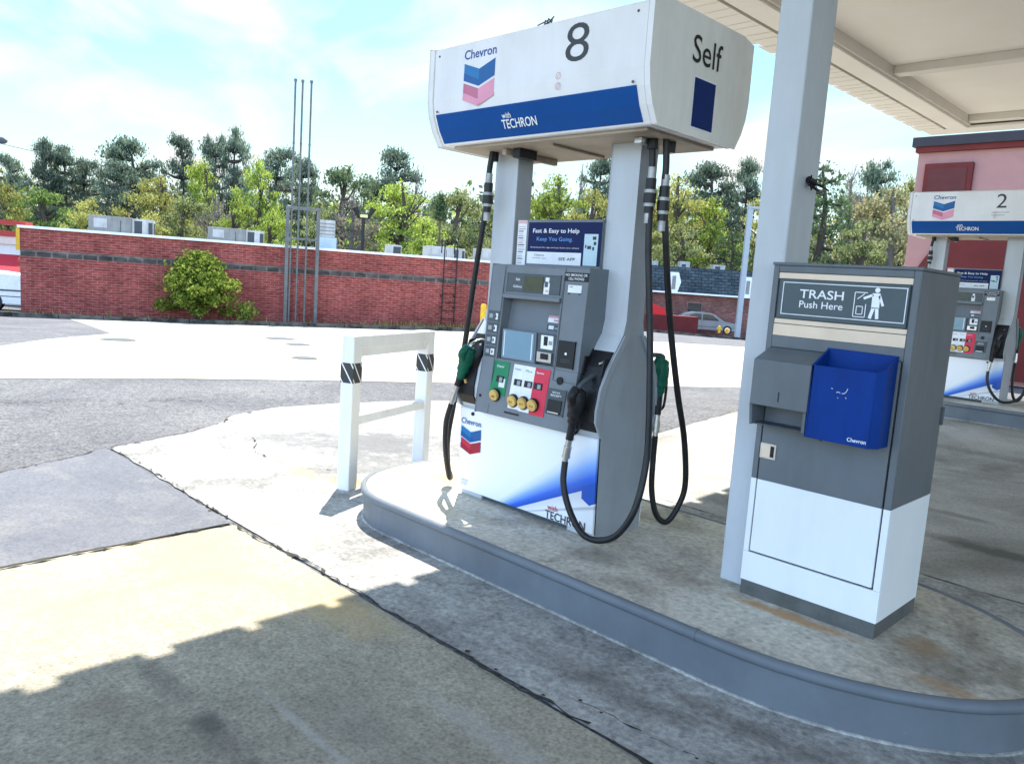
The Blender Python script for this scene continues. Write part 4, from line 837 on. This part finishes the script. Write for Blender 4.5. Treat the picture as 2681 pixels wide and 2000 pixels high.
LEAF = dict(pine=leafmat('pine_needles', (.085, .125, .092), (.20, .245, .165), .42), broad=leafmat('dark_leaves', (.08, .125, .07), (.19, .24, .12), .45), gold=leafmat('gold_leaves', (.21, .215, .055), (.44, .43, .14), .5),
            lime=leafmat('lime_leaves', (.17, .23, .04), (.38, .46, .10), .52), green=leafmat('green_leaves', (.09, .15, .045), (.23, .31, .09), .5), olive=leafmat('olive_leaves', (.14, .165, .065), (.32, .35, .15), .5), tan=leafmat('tan_leaves', (.22, .21, .11), (.42, .39, .21), .5),
            bare=leafmat('bud_haze', (.21, .175, .135), (.35, .30, .22), .4), evergreen=leafmat('evergreen_leaves', (.05, .085, .042), (.14, .19, .08), .38), dead=leafmat('dead_twigs', (.18, .16, .135), (.26, .23, .19), .2), bush=leafmat('bush_leaves', (.09, .15, .02), (.36, .42, .085), .5, 1.2))
def twigs(b, base, rnd, n, ln, m, r=.012):
    for _ in range(n):
        d = Vector((rnd.gauss(0, .6), rnd.gauss(0, .6), rnd.uniform(.2, 1))).normalized(); b.tube([base, base+d*ln*.5, base+d*ln+Vector((rnd.gauss(0, .1), rnd.gauss(0, .1), 0))*ln], [r, r*.7, r*.3], m, 4, False)
def proto(kind, var):
    """unit tree: height 1, crown half-width .5 ; leaf size is given for a 12 m tree"""
    rnd = random.Random(hash((kind == 'pine', var))+var*31+len(kind)*7)
    t = MB(); c = MB(); m = LEAF[kind]; bark = {'pine': BARKP, 'bare': BARKG, 'dead': BARKG, 'tan': BARKG}.get(kind, BARK); ls = .019; bl = []
    bend = [(0, 0, 0), (rnd.uniform(-.04, .04), rnd.uniform(-.04, .04), .35), (rnd.uniform(-.06, .06), rnd.uniform(-.06, .06), .7), (rnd.uniform(-.05, .05), 0, .96)]
    tp = catmull(bend, 4); t.tube(tp, [.045*(1-i/len(tp))+.006 for i in range(len(tp))], bark, 7)
    def at(z): 
        i = min(len(tp)-1, int(z*len(tp))); return tp[i]
    def limb(z, a, ln, up):
        p = at(z); q = p+Vector((math.cos(a)*ln, math.sin(a)*ln, up)); mid = (p+q)/2+Vector((0, 0, -.01)); t.tube([p, mid, q], [.014, .009, .004], bark, 5, False); return q
    if kind == 'pine':
        lo_ = rnd.uniform(.36, .5)
        for j in range(46):
            z = lo_+(1-lo_)*rnd.random()**.85; f = (z-lo_)/(1-lo_); env = .50*(math.sin(math.pi*(.12+.80*f))**.7)*(1.1-.45*f); a = rnd.uniform(0, 6.28); ln = env*rnd.uniform(.25, 1.0); z = min(z, .97)
            q = limb(min(.95, z-.02), a, ln, rnd.uniform(.01, .05)); r = rnd.uniform(.11, .18); bl.append((q, (r, r, r*.36)))
        for j in range(5): z = rnd.uniform(.22, lo_); q = limb(z, rnd.uniform(0, 6.28), rnd.uniform(.15, .4), .03); bl.append((q, (.14, .14, .04)))
        bl.append((Vector((at(.96).x, at(.96).y, .955)), (.13, .13, .045)))
        leaves(c, bl, 8200, ls*.68, m, rnd, .15, .2)
    elif kind in ('gold', 'lime', 'green', 'olive', 'tan', 'broad'):
        for j in range(64):
            z = rnd.uniform(.10, .90); a = rnd.uniform(0, 6.28); f = (z-.05)/.92; env = .50*max(.05, math.sin(math.pi*min(1, f)**.8))**.6; ln = env*rnd.uniform(.2, .95); r = rnd.uniform(.09, .155)
            p_ = Vector((math.cos(a)*ln, math.sin(a)*ln, z))
            if j % 3 == 0: limb(max(.08, z*.8), a, ln*.9, z-max(.08, z*.8))
            bl.append((p_, (r, r, r*.42*rnd.uniform(.6, 1.2))))
        bl.append((Vector((0, 0, .93)), (.13, .13, .06)))
        leaves(c, bl, 9500, ls*.66, m, rnd, .22)
    elif kind == 'evergreen':
        z = .05
        while z < .97:
            rr = .48*(1-z)**.55+.03
            for j in range(8): a = rnd.uniform(0, 6.28); ln = rr*rnd.uniform(.35, .95); q = limb(z, a, ln, -.01) if j < 2 else at(z)+Vector((math.cos(a)*ln, math.sin(a)*ln, rnd.uniform(-.02, .02))); bl.append((q, (.17*(1.25-z), .17*(1.25-z), .06)))
            z += .05
        leaves(c, bl, 10000, ls*.74, m, rnd, .15)
    else:
        for j in range(34 if kind == 'bare' else 9):
            z = rnd.uniform(.3, .9); a = rnd.uniform(0, 6.28); q = limb(z*.85, a, rnd.uniform(.12, .42)*(1.15-z*.6), rnd.uniform(.06, .16)); twigs(t, q, rnd, 5 if kind == 'bare' else 3, .12, bark, .0035)
            if kind == 'bare': bl.append((q, (.13, .13, .07)))
        if not bl: bl = [(at(.85), (.2, .2, .1)), (at(.7), (.3, .3, .1))]
        leaves(c, bl, 1800 if kind == 'bare' else 60, ls*.7, m, rnd, .2)
    return t.mesh('trunk'), c.mesh('crown')
PRO = {}
def tree(kind, D, Lt, h, w, label, rz=None, name=None, base=None):
    rnd = random.Random(int(D*10+Lt*37)); var = rnd.randrange(3 if kind in ('pine', 'gold', 'lime', 'olive') else 1); k = (kind, var)
    if k not in PRO: PRO[k] = proto(kind, var)
    nm = {'pine': 'pine_tree', 'evergreen': 'evergreen_tree', 'dead': 'bare_tree', 'bare': 'bare_tree'}.get(kind, 'broadleaf_tree')
    p = base or P3(D, Lt); T = thing(nm, label, 'tree', p, rnd.uniform(0, 6.28), 'trees beyond the lot'); T.scale = (w, w, h)
    for me, n in zip(PRO[k], ('trunk', 'crown')): o = bpy.data.objects.new(n, me); COL.objects.link(o); o.parent = T
    return T
TREES = [
(78.0,-50.1,12.8,3.4,'pine','dark pine crown cut by the left edge of the photo'), (80.0,-47.9,14.6,2.6,'pine','slender dark pine, second from the left edge, taller than its neighbour'), (82.0,-46.9,14.5,4.0,'pine','bushy dark pine right of the slender pine at left'), (84.0,-45.8,13.4,3.6,'pine','bluish pine with sparse top where the power line ends'),
(62.0,-37.5,8.7,4.4,'green','mid green leafy tree under the pines at far left'), (60.0,-38.9,8.6,3.4,'gold','yellow tree cut by the left edge below the pine'), (58.0,-31.3,7.7,2.9,'gold','small yellowish tree left of the first rooftop unit'),
(80.0,-38.9,15.2,5.4,'pine','broad tall pine above the first rooftop unit'), (76.0,-38.2,12.6,4.0,'pine','lower dark pine at the left foot of the broad pine'), (62.0,-28.2,10.2,4.6,'gold','golden spring tree in front of the pines above the bush'), (82.0,-35.1,16.1,3.3,'pine','pine top rising just behind the golden tree'),
(66.0,-26.4,12.5,3.0,'lime','yellow green tree between the golden tree and the tall pine pair'), (84.0,-32.3,16.8,3.2,'pine','left one of the tall pine pair above the bush'), (84.0,-30.4,17.5,3.6,'pine','tallest pine of the left woods, right one of the pair'),
(60.0,-22.7,8.7,3.0,'bare','greyish leafless tree below the tallest pine'), (70.0,-23.2,13.6,3.2,'lime','pale lime tree right of the tallest pine'), (74.0,-22.6,14.5,4.2,'pine','open pine with bare lower trunk left of the vent pipes'), (80.0,-22.2,14.7,3.8,'pine','dense pine directly behind the vent pipes'),
(54.0,-19.3,7.9,2.6,'lime','small bright lime tree above the second rooftop unit'), (52.0,-16.2,6.9,2.6,'lime','low lime tree beside the exhaust box'), (56.0,-23.7,8.0,3.3,'olive','olive tree between the first two rooftop units'), (54.0,-25.1,6.6,2.8,'gold','low yellow tree behind the first rooftop unit'),
(76.0,-16.9,14.4,5.6,'broad','broad dark green tree right of the vent pipes'), (84.0,-15.6,14.2,3.8,'broad','dark tree in the gap left of the flat topped pine'), (60.0,-12.8,9.1,4.2,'bare','reddish budding tree left of the floodlight'), (86.0,-13.8,16.8,5.2,'pine','flat topped pine standing alone above the lime tree'),
(64.0,-9.9,11.0,4.8,'lime','large bright lime tree behind the floodlight'), (56.0,-6.7,7.1,3.4,'lime','low lime tree left of the small dark lollipop tree'), (82.0,-11.0,15.4,1.6,'dead','thin leafless snag right of the flat topped pine'), (62.0,-4.9,9.9,4.2,'olive','olive spring tree left of the pump hose'), (80.0,-8.7,12.2,3.4,'broad','small dark tree top behind the lollipop tree'), (66.0,-16.8,9.7,3.2,'olive','olive tree behind the exhaust box'),
(72.0,2.9,13.0,5.0,'lime','lime tree seen between the two pump posts, at left'), (76.0,5.3,15.0,1.7,'dead','thin leafless tree seen between the pump posts'), (84.0,7.7,16.6,3.6,'pine','dark pine against the right pump post'), (66.0,5.7,11.2,3.6,'gold','yellow tree seen between the pump posts, at right'), (74.0,-1.6,12.2,5.0,'olive','olive tree behind the left pump post'),
(76.0,14.4,14.8,5.8,'gold','tall golden tree right of the pump hoses'), (90.0,21.0,17.3,6.6,'pine','wide grey green pine above the slate roof'), (74.0,17.3,12.6,4.4,'lime','bright lime tree left of the canopy column'), (66.0,17.3,8.7,3.8,'evergreen','dark evergreen behind the pale lamp post'), (68.0,13.2,9.3,4.6,'olive','olive tree low behind the slate roof'), (92.0,25.3,18.4,3.6,'pine','pine top touching the canopy column on its left'), (80.0,12.9,14.0,3.8,'olive','olive tree right of the pump post behind the hoses'),
(72.0,26.5,15.8,6.0,'evergreen','large dark evergreen right of the canopy column'), (88.0,35.2,17.8,4.6,'bare','brownish leafless tree right of the large evergreen'), (94.0,41.0,19.6,4.8,'pine','dark pine crown above the tan tree'), (74.0,33.5,14.8,6.8,'tan','wide tan budding tree above the trash bin'), (88.0,41.8,18.1,4.0,'gold','yellowish tree beside the pink building'), (68.0,28.7,10.7,4.6,'olive','olive tree at the foot of the large evergreen'), (80.0,42.8,16.9,6.2,'olive','olive tree behind the pink building corner'), (84.0,26.4,16.3,5.2,'gold','golden tree behind the canopy column')]
for D, Lt, h, w, k, lab in TREES: tree(k, D, Lt, h*1.01, w*(1.75 if k in ('gold', 'lime', 'olive', 'tan', 'green', 'broad', 'evergreen') else 1.6), lab)
# the far wood that reads as one mass
b = MB(); rnd = random.Random(11)
for k in range(230):
    Lt = -80+k*.72+rnd.uniform(-.6, .6); D = rnd.uniform(88, 108); p = P3(D, Lt); h = rnd.uniform(11.0, 14.6)+max(0, Lt+10)*.065
    leaves(b, [((p.x, p.y, p.z+h*.45), (2.0, 2.0, h*.5)), ((p.x+rnd.uniform(-1, 1), p.y, p.z+h*.8), (1.6, 1.6, h*.2)), ((p.x+rnd.uniform(-1.5, 1.5), p.y, p.z+h*.6), (1.7, 1.7, h*.14)), ((p.x+rnd.uniform(-.6, .6), p.y, p.z+h*.97), (.8, .8, h*.07))], 420, .34, LEAF[('pine', 'olive', 'lime', 'bare', 'broad', 'gold', 'green', 'olive')[k*5 % 8]], rnd, .4)
tag(b.build('far_wood', fix=False), 'distant mixed wood along the horizon behind the buildings', 'wood', kind='stuff')
b = MB(); rnd = random.Random(12)
for k in range(170):
    Lt = -50+k*.66+rnd.uniform(-.5, .5); D = rnd.uniform(46, 58); 
    h = rnd.uniform(2.4, 4.8)
    if Lt > 6: D += 24; h = rnd.uniform(4.5, 7.5)
    p = P3(D, Lt)
    leaves(b, [((p.x, p.y, p.z+h*.45), (1.4, 1.4, h*.55))], 190, .22, LEAF[('olive', 'green', 'lime', 'bare', 'olive', 'broad')[k % 6]], rnd, .4)
tag(b.build('undergrowth', fix=False), 'low scrub below the trees behind the brick building', 'scrub', kind='stuff')

# bush, small shrub, weeds, lollipop tree
def shrub(name, label, cat, s, off, h, w, n, size, kind, seed):
    rnd = random.Random(seed); p = wp(s, off, 0); p.z = gz(p.x, p.y)+.1; T = thing(name, label, cat, p)
    b = MB(); bl = []
    for j in range(44):
        z = rnd.uniform(.10, .95); env = math.sin(math.pi*(.12+.80*z)**.8); a = rnd.uniform(0, 6.28); r = rnd.uniform(.35, .98)*env*w/2; bl.append(((r*math.cos(a), r*math.sin(a), z*h), (w*.14, w*.14, h*.09)))
    bl.append(((0, 0, h*.5), (w*.39, w*.39, h*.40)))
    leaves(b, bl, n, size, LEAF[kind], rnd, .5)
    for j in range(26):
        a = rnd.uniform(0, 6.28); z = rnd.uniform(.3, .95)*h; env = math.sin(math.pi*(.12+.80*z/h)**.8)*w/2; q = Vector((env*math.cos(a), env*math.sin(a), z)); d = Vector((math.cos(a)*.5, math.sin(a)*.5, .8)).normalized()
        leaves(b, [(q+d*.1, (.05, .05, .12))], 10, size*.9, LEAF[kind], rnd, .2)
    b.build('crown', T, fix=False)
    b = MB()
    for j in range(6): a = j*1.05; b.tube([(.05*math.cos(a), .05*math.sin(a), 0), (.12*w*math.cos(a), .12*w*math.sin(a), h*.3), (.22*w*math.cos(a), .22*w*math.sin(a), h*.6)], [.035, .025, .01], BARK, 6, False)
    b.build('stems', T); return T
shrub('round_bush', 'round yellow green bush in front of the brick wall', 'bush', 5.0, .62, 2.30, 2.5, 9500, .056, 'bush', 25)
shrub('low_shrub', 'small sprawling shrub at the right foot of the round bush', 'shrub', 6.45, .75, .55, .75, 300, .055, 'lime', 22)
b = MB(); rnd = random.Random(31)
for k in range(420):
    s_ = rnd.choice((rnd.uniform(10.2, 14.8), rnd.uniform(-6, 18))); p = wp(s_, rnd.uniform(.2, 1.12), 0); g = Vector((p.x, p.y, gz(p.x, p.y)+.12)); h = rnd.uniform(.06, .24); dx = Vector((rnd.gauss(0, .05), rnd.gauss(0, .05), h)); w_ = Vector((rnd.uniform(-.02, .02), rnd.uniform(-.02, .02), 0)); b.add([g-w_, g+w_, g+dx], [(0, 1, 2)], LEAF['gold' if k % 3 else 'bush'])
tag(b.build('weeds', fix=False), 'dry yellow weeds along the foot of the brick wall', 'weeds', kind='stuff')
LT = thing('small_tree', 'small dark tree with pointed crown on a thin stem above the ladder', 'tree', P3(36, -3.72)); zb = LT.location.z
b = MB(); b.tube([(0, 0, 0), (.03, 0, 3), (0, .02, 5.6)], [.07, .05, .03], BARK, 8); b.build('trunk', LT)
b = MB(); rnd = random.Random(8); z1 = 1.4+(4.457-1.4)*36/30-zb; z0 = 1.4+(3.42-1.4)*36/30-zb
leaves(b, [((0, 0, z0+(z1-z0)*f), (.44*(1-f)**.6+.03,)*2+(.12,)) for f in (0.02, .12, .22, .34, .46, .58, .7, .82, .93)], 1500, .06, LEAF['evergreen'], rnd, .3); b.build('crown', LT, fix=False)

# vent pipes, ladder, floodlight
GALV = mat('galvanised', (.15, .155, .145), .6, .1, c2=(.10, .105, .10), scale=5)
p0 = wp(8.25, .25, 0); g0 = gz(p0.x, p0.y); VP = thing('vent_pipe_rack', 'three tall grey vent pipes in a steel frame against the brick wall', 'vent pipes', (p0.x, p0.y, g0), BRZ)
for x, zt in ((-.38, 7.36), (-.15, 7.36), (.13, 7.38)):
    b = MB(); b.tube([(x, 0, 0), (x, 0, zt-g0)], .032, GALV, 8); b.tube([(x, 0, zt-g0-.08), (x, 0, zt-g0)], .05, GALV, 8); b.tube([(x, 0, 5.3-g0), (x, 0, 5.36-g0)], .04, GALV, 8); b.build('vent_pipe', VP)
for x in (-.5, .5):
    b = MB(); b.box((x-.055, -.05, 0), (x+.055, .05, 3.2-g0), GALV); b.build('frame_post', VP, bevel=.006)
b = MB(); b.box((-.56, -.06, 3.2-g0), (.56, .06, 3.29-g0), GALV); b.box((-.44, -.055, 2.2-g0), (.44, -.035, 2.26-g0), GALV); b.build('cross_bar', VP, bevel=.005)
p0 = wp(13.5, .12, 0); g0 = gz(p0.x, p0.y)+.1; LD = thing('wall_ladder', 'thin black ladder fixed to the brick wall', 'ladder', (p0.x, p0.y, g0), BRZ)
for x in (-.24, .24):
    b = MB(); b.tube(catmull([(x, 0, .1), (x, 0, 1.5), (x, 0, 2.4-g0), (x, .1, 2.62-g0), (x, .35, 2.66-g0), (x, .4, 2.15-g0)], 4), .022, BLK, 6); b.build('rail', LD)
b = MB()
for k in range(8): b.tube([(-.24, 0, .3+k*.3), (.24, 0, .3+k*.3)], .012, BLK, 6)
for z in (.7, 1.1): b.box((-.29, .0, z), (-.2, .1, z+.05), BLK); b.box((.2, .0, z), (.29, .1, z+.05), BLK)
b.build('rungs', LD)
p0 = wp(13.05, -15, 0); g0 = gz(p0.x, p0.y); FLD = thing('floodlight_pole', 'black pole with two floodlights behind the brick building', 'floodlight', (p0.x, p0.y, g0), BRZ)
zt = 4.02-g0
b = MB(); b.tube([(0, 0, 0), (0, 0, zt)], .09, BLK, 8); b.box((-.3, -.05, zt), (.3, .05, zt+.06), BLK); b.build('pole', FLD)
for sgn in (-1, 1):
    b = MB(); b.tube([(sgn*.26, 0, zt+.06), (sgn*.34, -.05, zt+.28), (sgn*.50, -.08, zt+.58)], [.07, .11, .17], BLK, 10); b.build('lamp_head', FLD)
b = MB(); b.box((-.20, -.12, zt+.065), (.20, .12, zt+.22), mat('pale_yellow', (.6, .58, .25), .5)); b.build('ballast_box', FLD)
YB = thing('bollard', 'short yellow bollard beside the grey pump, in front of the brick wall', 'bollard', P3(24.5, -1.03))
b = MB(); b.tube([(0, 0, 0), (0, 0, .97), (0, 0, 1.02)], [.09, .09, .05], mat('yellow_paint', (.72, .42, .02), .5, c2=(.6, .34, .02), scale=5), 12); b.build('post', YB)

# ------------------------------------------------------------------ far left: store, awning, van, lamp, power line
CREAM = mat('store_wall', (.62, .61, .57), .8, c2=(.55, .54, .50), scale=2, bump=.1); AWN = mat('awning_red', (.42, .012, .025), .6, c2=(.36, .01, .02), scale=3)
ST = thing('store', 'pale store with red roof edge, partly cut off at the left of the photo', 'building', P3(36, -23.0)); ST.rotation_euler.z = math.atan2(RH.y, RH.x)
b = MB(); b.box((-9, 0, 0), (3.3, 8, 3.1), CREAM); b.build('wall', ST)
b = MB(); b.box((-9.1, -.15, 3.1005), (3.4, 8.1, 3.35), mat('roof_red', (.36, .04, .03), .6)); b.box((-9.05, -.1, 2.75), (3.35, -.0005, 3.1), mat('store_fascia', (.60, .50, .42), .6)); b.build('roof_edge', ST)
b = MB(); b.prism([(-.0005, 2.3), (-1.9, 1.35), (-1.9, 1.25), (-.0005, 1.25)], 'x', -9, 2.7, AWN); b.build('awning', ST)
b = MB(); b.box((-6, -.03, .3), (2.2, -.0008, 1.2), DKG); b.build('shop_window', ST)
shrub2 = tree('green', 34, -20.4, 3.4, 1.9, 'small green tree at the left corner of the brick building'); shrub2['group'] = 'trees beyond the lot'
VN = thing('parked_van', 'white van cut by the left edge beside the brick building', 'van', P3(28.2, -18.55)); VN.rotation_euler.z = math.atan2(RH.y, RH.x)+.1
VW = mat('van_white', (.80, .80, .80), .3, coat=.5); GLS = mat('dark_glass', (.015, .02, .025), .08, spec=.8)
b = MB(); b.prism([(-4.6, .28), (1.0, .28), (1.0, 1.06), (.85, 1.24), (-.3, 1.30), (-.7, 1.34), (-4.6, 1.34)], 'y', 0, 1.9, VW); b.build('body', VN, bevel=.03)
b = MB(); b.prism([(-4.5, 1.341), (-.8, 1.341), (-1.4, 1.62), (-4.5, 1.62)], 'y', .1, 1.8, VW); b.prism([(-4.3, 1.38), (-1.15, 1.38), (-1.55, 1.58), (-4.3, 1.58)], 'y', .088, .0995, GLS); b.build('cab', VN)
b = MB(); b.box((-4.6, -.012, .70), (.98, -.0005, .76), DKG); b.box((-4.6, -.012, .50), (.96, -.0005, .53), DKG); b.build('side_trim', VN)
for x in (-.2, -3.6):
    b = MB(); b.tube([(x, -.02, .30), (x, .20, .30)], .33, RUB, 18); o = b.build('wheel', VN); b = MB(); b.tube([(x, -.03, .30), (x, -.02, .30)], .2, METAL, 14); b.build('rim', o)
SL = thing('street_lamp', 'dark lamp head on an arm at the left edge above the trees', 'street lamp', P3(20, -14.6)); SL.rotation_euler.z = math.atan2(RH.y, RH.x); zz = 3.93-SL.location.z
b = MB(); b.tube([(0, 0, 0), (0, 0, zz+.1)], .06, DKG, 8); b.tube([(0, 0, zz+.05), (1.45, 0, zz+.02)], .03, DKG, 6); b.build('pole', SL); b = MB(); b.tube([(1.40, 0, zz), (1.5, 0, zz+.01), (1.66, 0, zz), (1.72, 0, zz-.02)], [.05, .085, .085, .03], DKG, 10); b.build('lamp_head', SL)
UP = thing('utility_pole', 'wooden utility pole among the pines carrying the thin power line', 'utility pole', P3(74, -33.5)); hz_ = 8.6-UP.location.z
b = MB(); b.tube([(0, 0, 0), (0, 0, hz_)], [.14, .09], BARK, 8); b.box((-.9, -.06, hz_-.5), (.9, .06, hz_-.38), BARK); b.build('pole', UP)
a_ = P3(70, -70); a_.z = 15.8; c_ = UP.location+Vector((0, 0, hz_)); b = MB(); b.tube([a_.lerp(c_, i/14)-Vector((0, 0, 1.1*(1-(2*i/14-1)**2))) for i in range(15)], .022, BLK, 5); tag(b.build('power_line'), 'thin black power line slanting down to the pines at left', 'wire')

# ------------------------------------------------------------------ far right: slate roofed shop, enclosure, car, lamp post
RZ = math.atan2(RH.y, RH.x)
SLATE = brickmat('slate_shingle', (.055, .075, .082), (.085, .105, .112), (.03, .04, .045), .5, .22, (1, 0, 0), .4, .5); BR2 = brickmat('brown_brick', (.23, .085, .065), (.17, .06, .048), (.25, .17, .14), .3, .1, (1, 0, 0), .35, .4)
SB = thing('slate_roofed_shop', 'brown brick shop with tall slate mansard and white hexagon vents', 'building', P3(60, 8.0), RZ); z0 = SB.location.z; k = 60/50
zb_ = 1.4+(1.18-1.4)*k-z0; zt_ = 1.4+(2.85-1.4)*k-z0
b = MB(); b.box((0, 0, -.5), (26, 12, zb_), BR2); b.build('wall', SB)
b = MB(); b.prism([(-.35, zb_+.12), (.35, zt_), (11.5, zt_), (12.3, zb_+.12)], 'x', -.3, 26.3, SLATE); b.build('roof', SB)
b = MB(); b.box((-.3, -.42, zb_), (26.3, .3, zb_+.1195), WHITE); b.build('eaves_trim', SB)
for x in (3.6, 9.15, 14.7, 20.2):
    b = MB(); hx = [(x-.30, zb_+.10), (x+.30, zb_+.10), (x+.52, zb_+.85), (x+.30, zb_+1.55), (x-.30, zb_+1.55), (x-.52, zb_+.85)]; b.prism(hx, 'y', -.40, .2, PALE); o = b.build('hexagon_vent', SB, bevel=.02)
    b = MB(); b.box((x-.14, -.41, zb_+.3), (x+.14, -.4005, zb_+1.3), ACG); b.build('louvre', o)
for x in (5.4, 12.6, 17.0):
    b = MB(); b.box((x-.56, -.05, zb_-1.30), (x+.56, -.0005, zb_-.60), mat('frame_tan', (.42, .28, .20), .6)); o = b.build('window_frame', SB); b = MB(); b.box((x-.54, -.06, zb_-1.28), (x+.54, -.0505, zb_-.62), GLS); b.build('pane', o)
for i, (x, w_) in enumerate(((1.5, 1.4), (4.6, .8), (7.2, 1.0))):
    b = MB(); b.box((0, 0, 0), (w_, .9, .42+.1*(i % 2)), ACW); b.box((w_*.2, -.01, .1), (w_*.6, -.0005, .3), ACD); o = b.build('roof_unit', bevel=.02); p = P3(60, 8.0)+RH*x+FH*3; o.location = (p.x, p.y, z0+zt_); o.rotation_euler.z = RZ
    tag(o, ['pale vent box on the slate roof beside the pump post', 'pale vent box on the slate roof between the two pump hoses', 'small vent box on the slate roof right of the pump hoses'][i], 'roof vent', 'vents on the slate roof')
EN = thing('utility_enclosure', 'dark red enclosure with a bright red sloping cover beside the silver car', 'enclosure', P3(55, 9.2), RZ); z0 = EN.location.z
DRED = mat('dark_red_wall', (.13, .018, .016), .8, c2=(.10, .013, .012), scale=2); BRED = mat('bright_red', (.62, .015, .02), .5)
b = MB(); b.box((0, 0, -.3), (3.45, 1.6, 1.4+(-.22-1.4)*1.1-z0), DRED); b.build('wall', EN)
h0 = 1.4+(-.22-1.4)*1.1-z0
b = MB(); b.prism([(0.05, h0+.0005), (1.2, h0+.0005), (1.05, h0+.45), (.05, h0+.80)], 'y', .05, 1.5, BRED); b.build('cover', EN)
b = MB(); b.box((-.62, 0, -.3), (-.45, .15, 1.4+(1.35-1.4)*1.1-z0), WHITE); b.box((-.66, -.01, .2), (-.63, .14, 2.2), BRED); b.build('post', EN)
CA = thing('parked_car', 'silver sedan parked beyond the lot, its tail hidden by the dark red enclosure', 'car', P3(57, 11.6), RZ); CA.location.z = 1.4-2.56*57/50-.03
SILV = mat('car_silver', (.20, .215, .235), .3, .5, c2=(.18, .195, .215), scale=2, coat=.6)
lo_ = [(0, .30), (4.55, .30), (4.6, .55), (4.45, .72), (3.35, .88), (.1, .90), (0, .7)]; up_ = [(.15, .895), (3.40, .88), (2.65, 1.36), (2.2, 1.44), (1.3, 1.44), (.75, 1.3)]
b = MB(); b.prism(lo_, 'y', 0, 1.75, SILV); b.prism(up_, 'y', .12, 1.63, SILV); b.build('body', CA, bevel=.04)
b = MB(); b.prism([(.62, .93), (1.75, .93), (1.75, 1.36), (1.3, 1.37), (.95, 1.27)], 'y', .105, .1195, GLS); b.prism([(1.83, .93), (3.05, .93), (2.55, 1.30), (2.2, 1.37), (1.83, 1.37)], 'y', .105, .1195, GLS); b.build('side_window', CA)
b = MB(); b.prism([(3.36, .905), (3.30, .905), (2.68, 1.34), (2.72, 1.345)], 'y', .2, 1.55, GLS); b.build('windscreen', CA)
for x in (.85, 3.65):
    b = MB(); b.tube([(x, -.02, .31), (x, .22, .31)], .32, RUB, 18); o = b.build('wheel', CA); b = MB(); b.tube([(x, -.03, .31), (x, -.0205, .31)], .2, METAL, 14); b.build('rim', o)
b = MB(); b.box((4.42, -.01, .58), (4.58, .2, .70), PALE); b.build('headlight', CA); b = MB(); b.box((.0, -.008, .46), (4.5, -.0005, .50), DKG); b.box((1.78, -.006, .34), (1.80, -.0005, .9), DKG); b.build('door_line', CA)
PL = thing('lamp_post', 'pale square lamp post with a short arm beside the canopy column', 'lamp post', P3(54.5, 15.3), RZ); z0 = PL.location.z; zt = 1.4+(6.68-1.4)*1.09-z0
b = MB(); b.box((-.17, -.17, -.3), (.17, .17, zt), mat('pale_post', (.36, .39, .40), .55)); b.build('post', PL, bevel=.02); b = MB(); b.box((-.17, -.2, zt+.0005), (1.6, .2, zt+.16), mat('pale_post', (.6, .6, .6))); b.build('arm', PL)
YP = mat('yellow_paint', (.72, .42, .02))
for i, (Lt, h) in enumerate(((13.9, .5), (14.45, .36))):
    T = thing('hydrant', ['taller yellow hydrant in front of the silver car', 'shorter yellow hydrant in front of the silver car, beside the lamp post'][i], 'hydrant', P3(54, Lt), 0, 'yellow hydrants by the far kerb'); T.location.z = 1.4-2.5*54/50*.985-.05
    b = MB(); b.tube([(0, 0, 0), (0, 0, h*.8), (0, 0, h*.95), (0, 0, h)], [.09, .09, .07, .03], YP, 12); b.tube([(-.16, 0, h*.6), (.16, 0, h*.6)], .05, YP, 8); b.build('barrel', T)
b = MB()
for kk in range(40):
    L0, L1 = 1.5+kk, 2.5+kk-.02; v = []
    for Lt in (L0, L1):
        for D in (53.2, 53.45):
            p = P3(D, Lt); v += [p+Vector((0, 0, -.1)), p+Vector((0, 0, .16))]
    b.add(v, [(0, 4, 5, 1), (2, 3, 7, 6), (1, 5, 7, 3), (0, 1, 3, 2), (4, 6, 7, 5)], KM)
tag(b.build('kerb'), kind='structure')

# ------------------------------------------------------------------ pink station shop behind pump 2
PINK = mat('pink_stucco', (.385, .20, .175), .85, c2=(.34, .175, .155), scale=1.5, bump=.15, bscale=40); DREDP = mat('maroon_stucco', (.135, .022, .02), .8, c2=(.11, .018, .016), scale=2); SLB = mat('roof_slate_blue', (.035, .03, .036), .6)
PB = thing('station_shop', 'pink stucco shop with maroon arch and dark roof edge behind the far pump', 'building', (-6.2, 18, .17)); 
b = MB(); b.box((0, 0, -.2), (12, 10, 4.42), PINK); b.build('wall', PB)
b = MB(); b.box((-.10, -.16, 4.53), (12.1, 10.1, 4.72), SLB); b.box((-.04, -.10, 4.4205), (12.05, 10.05, 4.5295), DREDP); b.build('roof_edge', PB)
b = MB(); b.box((.18, -.10, 3.50), (1.10, -.0005, 4.18), DREDP); o = b.build('wall_frame', PB, bevel=.02); b = MB(); b.box((.28, -.112, 3.60), (1.0, -.1005, 4.08), mat('maroon_panel', (.10, .02, .018), .6)); b.build('inset_panel', o)
arc = [(-.005+.0, 0)]; arc = [(11.4, -.1), (.10, -.1)]+[(.10+1.5*(1-math.cos(a)), 1.2+1.75*math.sin(a)) for a in [i*math.pi/24 for i in range(13)]]+[(11.4, 2.95)]
b = MB(); b.prism(arc, 'y', -.06, -.0005, DREDP); b.build('arch_panel', PB)
b = MB(); b.box((3.2, -.09, -.1), (7.5, -.0605, 2.3), GLS); b.build('shop_window', PB)
